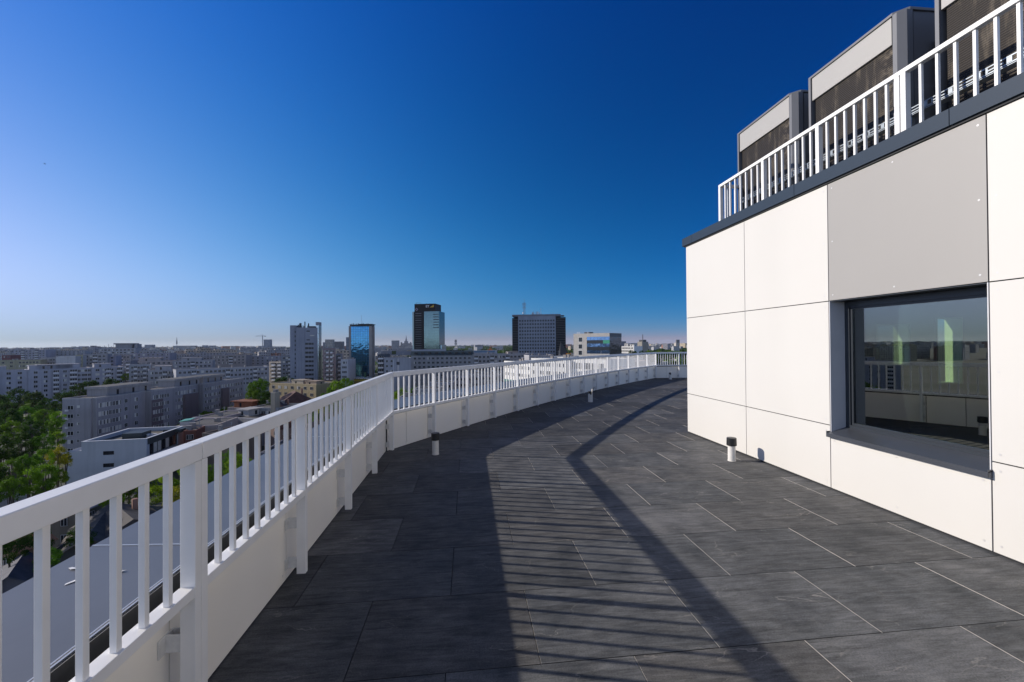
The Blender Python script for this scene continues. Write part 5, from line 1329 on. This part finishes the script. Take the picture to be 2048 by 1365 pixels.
# crow high over the left of the view
D = 160; p = cp(89, D); t = thing('bird', 'tiny dark bird gliding high over the left of the city', 'bird', (p.x, p.y, zz(89, 327, D)), R(20))
mb = MB(); prof = [(-.32, .01), (-.2, .06), (0, .085), (.14, .06), (.24, .055), (.33, .01)]
for (xa_, ra_), (xb_, rb_) in zip(prof[:-1], prof[1:]):
    for k in range(8):
        a0, a1 = k*math.pi/4, (k + 1)*math.pi/4; mb.face([(xa_, ra_*math.cos(a0), ra_*math.sin(a0)), (xb_, rb_*math.cos(a0), rb_*math.sin(a0)), (xb_, rb_*math.cos(a1), rb_*math.sin(a1)), (xa_, ra_*math.cos(a1), ra_*math.sin(a1))])
for s in (-1, 1):
    q = [(.12, s*.05, .04), (.14, s*.32, .16), (.0, s*.62, .06), (-.05, s*.6, .05), (-.08, s*.3, .13), (-.12, s*.05, .03)]; mb.face(q); mb.face([(x, y, z - .02) for x, y, z in q[::-1]])
mb.face([(-.3, -.02, 0), (-.52, -.1, 0), (-.52, .1, 0), (-.3, .02, 0)]); mb.build('body', paint('bird_black', (.012, .012, .014), .8), t)

# ------------------------------------------------------------------ far city: single blocks, then the mass beyond them
random.seed(21)
cols = {'pale': [(.46, .45, .43), (.50, .48, .45), (.42, .42, .43)], 'grey': [(.28, .28, .31), (.24, .25, .28), (.31, .30, .32)], 'ochre': [(.42, .35, .25), (.38, .33, .22), (.45, .36, .28)], 'brick red': [(.26, .11, .08), (.3, .15, .11)]}
zones = [(-620, -60, 'reflected in the penthouse window, beyond the left edge', 45), (-60, 150, 'left of the pale blank gable', 60), (150, 345, 'between the blank gable and the lattice mast', 45), (345, 578, 'between the lattice mast and the grey tower', 55), (640, 700, 'between the grey tower and the blue glass tower', 16), (752, 826, 'between the blue glass tower and the black tower', 24), (884, 1024, 'between the black tower and the twin winged block', 14), (1240, 1374, 'right of the white fronted office', 52)]
FARM = {}
def far_mesh(kind):
    if kind not in FARM:
        r = random.Random(kind); mb = MB()
        w, d, h = [(46, 12, 24), (28, 14, 14), (16, 14, 30), (60, 13, 27), (14, 12, 9), (24, 18, 18)][kind]
        mb.box(-w/2, w/2, 0, d, 0, h)
        for k in range(2 + kind % 2):
            x = r.uniform(-w/2, w/2 - 5); mb.box(x, x + r.uniform(3, 7), 3, d - 3, h + .01, h + r.uniform(1.5, 3.2))
        if kind in (4, 5):
            mb.face([(-w/2 - .4, -.4, h - .1), (w/2 + .4, -.4, h - .1), (w/2, d/2, h + 3.4), (-w/2, d/2, h + 3.4)]); mb.face([(w/2 + .4, d + .4, h - .1), (-w/2 - .4, d + .4, h - .1), (-w/2, d/2, h + 3.4), (w/2, d/2, h + 3.4)])
        FARM[kind] = (mb.build('distant_block', M_far, merge=False), h); C.objects.unlink(FARM[kind][0])
    return FARM[kind]
for (ua, ub, where, n) in zones:
    for i in range(n):
        u = random.uniform(ua, ub); D = 430 + 1500*random.random()**1.5
        if 345 < u < 620 or u < 200: D = max(D, 560)
        if u > 1230: D = max(520, D)
        kind = random.choice((0, 1, 2, 3, 0, 3)) if u < 700 else random.choice((1, 2, 4, 5, 4, 5))
        src, h = far_mesh(kind)
        cn = random.choices(list(cols), (4, 5, 2, 1) if u < 700 else (7, 2, 3, 1))[0]; col = random.choice(cols[cn])
        s = random.uniform(.8, 1.15) * (0.75 if u > 700 else 1)
        o = inst(src, None, (*cp(u, D), GZ), -YAW + random.choice((0, 0, R(12), R(-20), R(40), R(90))), 'distant_block', (random.uniform(.7, 1.2), 1, s))
        o.color = (*col, 1)
        size = {0: 'long slab', 1: 'low block', 2: 'tall block', 3: 'long tall slab', 4: 'small house', 5: 'gabled block'}[kind]
        put(o, 'distant %s %s %s' % (cn, size, where), 'building', 'distant %s %ss %s' % (cn, size, where))
M_mass = bpy.data.materials['far_facade'].copy(); M_mass.name = 'far_mass'
for n_ in M_mass.node_tree.nodes:
    if n_.bl_idname == 'ShaderNodeObjectInfo': oi = n_
atn = M_mass.node_tree.nodes.new('ShaderNodeAttribute'); atn.attribute_name = 'tone'
for l_ in list(oi.outputs['Color'].links): M_mass.node_tree.links.new(atn.outputs['Color'], l_.to_socket)
mb = MB(); tones = []
allc = [c for v in cols.values() for c in v]
for i in range(3400):
    u = random.uniform(-900, 1440); D = 1500 + 7000*random.random()**1.3
    if 560 < u < 640 or 1020 < u < 1135: continue
    if 880 < u < 1030 and random.random() < .75: continue
    p = cp(u, D); w, d, h = random.uniform(10, 60), random.uniform(10, 18), random.choice((8, 12, 18, 24, 27, 30, 33))*random.uniform(.8, 1.1); a = random.choice((0, .3, -.4, .8, 1.57))
    ca, sa = math.cos(a), math.sin(a); nf = len(mb.f); nv = len(mb.v)
    mb.box(-w/2, w/2, -d/2, d/2, 0, h, 0, 'd')
    for k in range(nv, len(mb.v)):
        x, y, z = mb.v[k]; mb.v[k] = (p.x + x*ca - y*sa, p.y + x*sa + y*ca, GZ + z)
    c = random.choice(allc[:6] + allc); tones += [(*c, 1)]*(4*(len(mb.f) - nf))
o = mb.build('distant_city', M_mass, merge=False); ca_ = o.data.color_attributes.new('tone', 'FLOAT_COLOR', 'CORNER'); ca_.data.foreach_set('color', [x for c in tones for x in c])
put(o, 'hazy mass of city blocks out to the horizon', 'city', None, 'stuff')

# ------------------------------------------------------------------ trees
def leaf_mat(name, c0, c1):
    m, t, b = node_mat(name); N = t.nodes.new
    gm_ = N('ShaderNodeAttribute'); gm_.attribute_name = 'tone'; oi_ = N('ShaderNodeObjectInfo')
    rp = N('ShaderNodeValToRGB'); e = rp.color_ramp.elements; e[0].color = (*c0, 1); e[1].color = (*c1, 1)
    L(t, gm_.outputs['Fac'], rp.inputs[0]); h = N('ShaderNodeHueSaturation')
    mr = N('ShaderNodeMapRange'); mr.inputs[3].default_value = 0.485; mr.inputs[4].default_value = 0.512; L(t, oi_.outputs['Random'], mr.inputs[0]); L(t, mr.outputs[0], h.inputs['Hue']); L(t, rp.outputs[0], h.inputs['Color'])
    L(t, h.outputs[0], b.inputs['Base Color']); b.inputs['Roughness'].default_value = 0.7; b.inputs['Specular IOR Level'].default_value = 0.08
    tl = N('ShaderNodeBsdfTranslucent'); L(t, h.outputs[0], tl.inputs[0]); mx = N('ShaderNodeMixShader'); mx.inputs[0].default_value = 0.35
    L(t, b.outputs[0], mx.inputs[1]); L(t, tl.outputs[0], mx.inputs[2]); L(t, mx.outputs[0], t.nodes['Material Output'].inputs[0]); return m
LEAF = [leaf_mat('leaves_deep', (.016, .042, .005), (.05, .12, .010)), leaf_mat('leaves_mid', (.04, .10, .006), (.13, .27, .012)), leaf_mat('leaves_fresh', (.07, .15, .006), (.23, .38, .015)), leaf_mat('leaves_golden', (.12, .15, .008), (.40, .38, .018))]
def crown_mesh(seed, mat, nclump=42, nleaf=95, ls=0.062):
    r = random.Random(seed); vs, fs, tn = [], [], []
    for c in range(nclump):
        th = r.uniform(0, 6.283); z = r.uniform(-.75, 1.0); rad = math.sqrt(max(0, 1 - (z*.95)**2))*(.45 + .5*r.random()**.6)
        cx, cy, cz = rad*math.cos(th), rad*math.sin(th), z*.95; cr = r.uniform(.20, .38); ct = r.random()
        for k in range(nleaf):
            v = Vector((r.gauss(0, 1), r.gauss(0, 1), r.gauss(0, 1))); v.normalize(); q = cr*(.55 + .5*r.random())
            p = Vector((cx, cy, cz)) + Vector((v.x*q, v.y*q, v.z*q*.8)); n = (v + Vector((0, 0, .5)) + Vector((r.gauss(0, .5), r.gauss(0, .5), r.gauss(0, .5)))).normalized()
            a = n.orthogonal().normalized(); a.rotate(Matrix.Rotation(r.uniform(0, 6.28), 3, n)); b_ = n.cross(a); s = ls*r.uniform(.6, 1.3); i = len(vs)
            vs += [tuple(p - a*s), tuple(p - b_*s*.55), tuple(p + a*s), tuple(p + b_*s*.55)]; fs.append((i, i+1, i+2, i+3)); tn += [(min(1, max(0, ct*.65 + r.random()*.35)),)*3 + (1,)]*4
    me = bpy.data.meshes.new('crown'); me.from_pydata(vs, [], fs); me.materials.append(mat)
    ca_ = me.color_attributes.new('tone', 'FLOAT_COLOR', 'CORNER'); ca_.data.foreach_set('color', [x for c in tn for x in c]); return me
CROWNS = [[crown_mesh(100*h + k, LEAF[h]) for k in range(3)] for h in range(4)]
tk = MB(); tk.tube((0, 0), .16, .10, 0, .62, 8, 0, False); tk.tube((0, 0), .10, .05, .62, 1.1, 8, 0, True)
for k in range(5):
    a = k*1.26; tk.bar((0, 0, .5 + .06*k), (.45*math.cos(a), .45*math.sin(a), .85 + .08*k), .06)
TRUNK = tk.build('trunk', M_bark, merge=False); C.objects.unlink(TRUNK)
def tree(u, v, D, rpx, hue, label, group, squash=1.0):
    p = cp(u, D); zt = zz(u, v, D); r = rpx*D/FPX; hgt = zt - GZ
    t = thing('tree', label, 'tree', (p.x, p.y, GZ), random.uniform(0, 6.28), group)
    o = bpy.data.objects.new('crown', random.choice(CROWNS[hue])); C.objects.link(o); o.parent = t
    rz = min(r*1.05*squash, hgt*.46); o.location = (0, 0, hgt - rz*1.12); o.scale = (r/1.15, r/1.15, rz); o.rotation_euler = (0, 0, random.uniform(0, 6.28))
    k = TRUNK.copy(); C.objects.link(k); k.parent = t; k.scale = (max(1, r*.4), max(1, r*.4), max(1.0, (hgt - rz)*.95))
def grove(items, label, group):
    for it in items: tree(*it, label, group)
random.seed(3)
grove([(40, 776, 205, 27, 0), (66, 784, 200, 20, 0), (128, 781, 190, 20, 0), (158, 766, 214, 18, 0), (178, 761, 218, 20, 0), (222, 757, 226, 16, 0), (92, 800, 180, 20, 0), (-10, 790, 190, 26, 0), (12, 800, 178, 24, 0)], 'dark shaded tree standing before the long apartment block', 'dark trees before the long block')
grove([(205, 777, 158, 19, 2), (252, 746, 275, 8, 2)], 'fresh green tree top behind the roof of the receding block', 'tree tops behind the receding block')
grove([(-22, 812, 135, 24, 0), (16, 818, 122, 22, 0), (52, 812, 132, 18, 1), (88, 818, 120, 17, 1), (116, 822, 114, 13, 2), (104, 838, 108, 16, 1), (66, 840, 104, 20, 0), (24, 842, 105, 21, 1), (-24, 846, 100, 25, 0), (44, 868, 92, 24, 0), (88, 866, 94, 20, 1), (2, 872, 88, 26, 0), (116, 862, 102, 13, 2), (-36, 880, 84, 26, 0)], 'bushy green tree in the grove left of the white office', 'grove trees left of the white office')
grove([(116, 892, 82, 18, 3), (86, 898, 78, 20, 2), (56, 906, 74, 20, 1), (132, 908, 86, 12, 3), (20, 918, 70, 24, 1), (92, 926, 72, 20, 2), (60, 938, 68, 22, 2), (118, 938, 76, 16, 2), (-14, 930, 66, 26, 0), (28, 952, 64, 22, 1), (88, 962, 68, 18, 1), (-30, 965, 62, 26, 1)], 'yellow green tree at the near edge of the grove by the white office wall', 'yellow green trees by the white office')
grove([(228, 975, 74, 22, 2), (258, 948, 82, 26, 1), (296, 940, 84, 26, 2), (330, 950, 80, 26, 2), (352, 972, 74, 22, 3), (385, 915, 92, 26, 2), (410, 930, 88, 26, 1), (455, 900, 100, 24, 1), (478, 905, 96, 26, 2), (20, 1040, 58, 30, 0), (75, 1050, 58, 26, 0), (0, 1075, 54, 26, 0), (160, 1045, 60, 24, 0), (95, 1095, 54, 22, 1)], 'leafy tree seen between the near balusters below the white office', 'trees between the near balusters')
grove([(517, 756, 172, 21, 1), (508, 775, 168, 16, 1), (530, 782, 165, 18, 0), (548, 792, 160, 15, 0)], 'tall tree in the clump at the end of the receding block', 'tree clump at the end of the receding block')
grove([(672, 760, 186, 17, 2), (692, 756, 190, 18, 2), (708, 770, 182, 16, 1), (655, 782, 150, 18, 1), (640, 792, 140, 16, 3), (664, 792, 145, 16, 1), (618, 806, 120, 18, 2)], 'round green tree between the grey tower and the blue glass tower', 'trees between the two near towers')
grove([(558, 755, 250, 12, 0), (572, 752, 255, 12, 0), (585, 757, 250, 12, 0), (630, 780, 200, 13, 0)], 'dark low tree above the buff building roof', 'dark trees behind the buff building')
grove([(802, 775, 170, 20, 2), (828, 772, 190, 16, 1), (812, 790, 150, 18, 3), (935, 765, 230, 12, 1), (968, 758, 240, 14, 2), (990, 752, 235, 12, 3), (885, 770, 220, 12, 1)], 'green tree in the street behind the far balusters', 'street trees behind the far railing')
grove([(u, 700.5 + (i*7 % 5)*.7, 360 + 40*(i % 3), 7, i % 3) for i, u in enumerate(range(1262, 1376, 7))], 'small green tree in the tree belt on the right behind the far railing', 'tree belt on the right')
grove([(u, 714 + (i*5 % 4)*2, 170 + 22*(i % 3), 13, (i*2) % 3) for i, u in enumerate(range(1312, 1392, 11))], 'dark street tree filling the view through the far end railing', 'trees through the far end railing')
# woods on the horizon and greenery between the blocks
random.seed(8)
def woods(name, label, n, fu, fD, size, mat, h0):
    vs, fs, tn = [], [], []
    for i in range(n):
        u, D = fu(), fD(); p = cp(u, D); s = size(D); h = h0*random.uniform(.6, 1.2); ct = random.random()
        for k in range(22):
            th = random.uniform(0, 6.28); q = random.random()**.5; x, y = p.x + s*q*math.cos(th), p.y + s*q*math.sin(th); z = GZ + h*(.35 + .65*math.sqrt(max(0, 1 - q*q))*random.uniform(.7, 1)); l = s*random.uniform(.22, .42)
            n_ = Vector((random.gauss(0, .6), random.gauss(0, .6) - .4, 1)).normalized(); a = n_.orthogonal().normalized(); a.rotate(Matrix.Rotation(random.uniform(0, 6.28), 3, n_)); b_ = n_.cross(a); P = Vector((x, y, z)); j = len(vs)
            vs += [tuple(P - a*l), tuple(P - b_*l*.7), tuple(P + a*l), tuple(P + b_*l*.7)]; fs.append((j, j+1, j+2, j+3)); tn += [(min(1, ct*.6 + random.random()*.4),)*3 + (1,)]*4
    me = bpy.data.meshes.new(name); me.from_pydata(vs, [], fs); me.materials.append(mat); ca_ = me.color_attributes.new('tone', 'FLOAT_COLOR', 'CORNER'); ca_.data.foreach_set('color', [x for c in tn for x in c])
    o = bpy.data.objects.new(name, me); C.objects.link(o); put(o, label, 'woods', None, 'stuff')
woods('distant_woods', 'dark green woods spreading to the horizon behind the roofs', 1500, lambda: random.uniform(870, 1400) if random.random() < .6 else random.uniform(-100, 1400), lambda: 700 + 4500*random.random()**1.4, lambda D: 9 + D*.006, LEAF[0], 15)
woods('street_greenery', 'green undergrowth and street trees filling gaps between the city blocks', 700, lambda: random.uniform(-80, 1400), lambda: 150 + 700*random.random(), lambda D: random.uniform(3, 6), LEAF[1], 9)

# ------------------------------------------------------------------ the air
hm = bpy.data.materials.new('haze'); hm.use_nodes = True; ht_ = hm.node_tree
ht_.nodes.remove(ht_.nodes['Principled BSDF'])
pv = ht_.nodes.new('ShaderNodeVolumePrincipled'); pv.inputs['Color'].default_value = (0.80, 0.88, 1.0, 1); pv.inputs['Density'].default_value = 0.000035; pv.inputs['Anisotropy'].default_value = 0.2
L(ht_, pv.outputs[0], ht_.nodes['Material Output'].inputs['Volume'])
HB_ = GR + 50
o = MB().box(-HB_, HB_, -HB_, HB_, GZ - 1.0, 95).build('haze', hm)
put(o, 'thin blue air between the terrace and the horizon', 'haze', None, 'stuff')
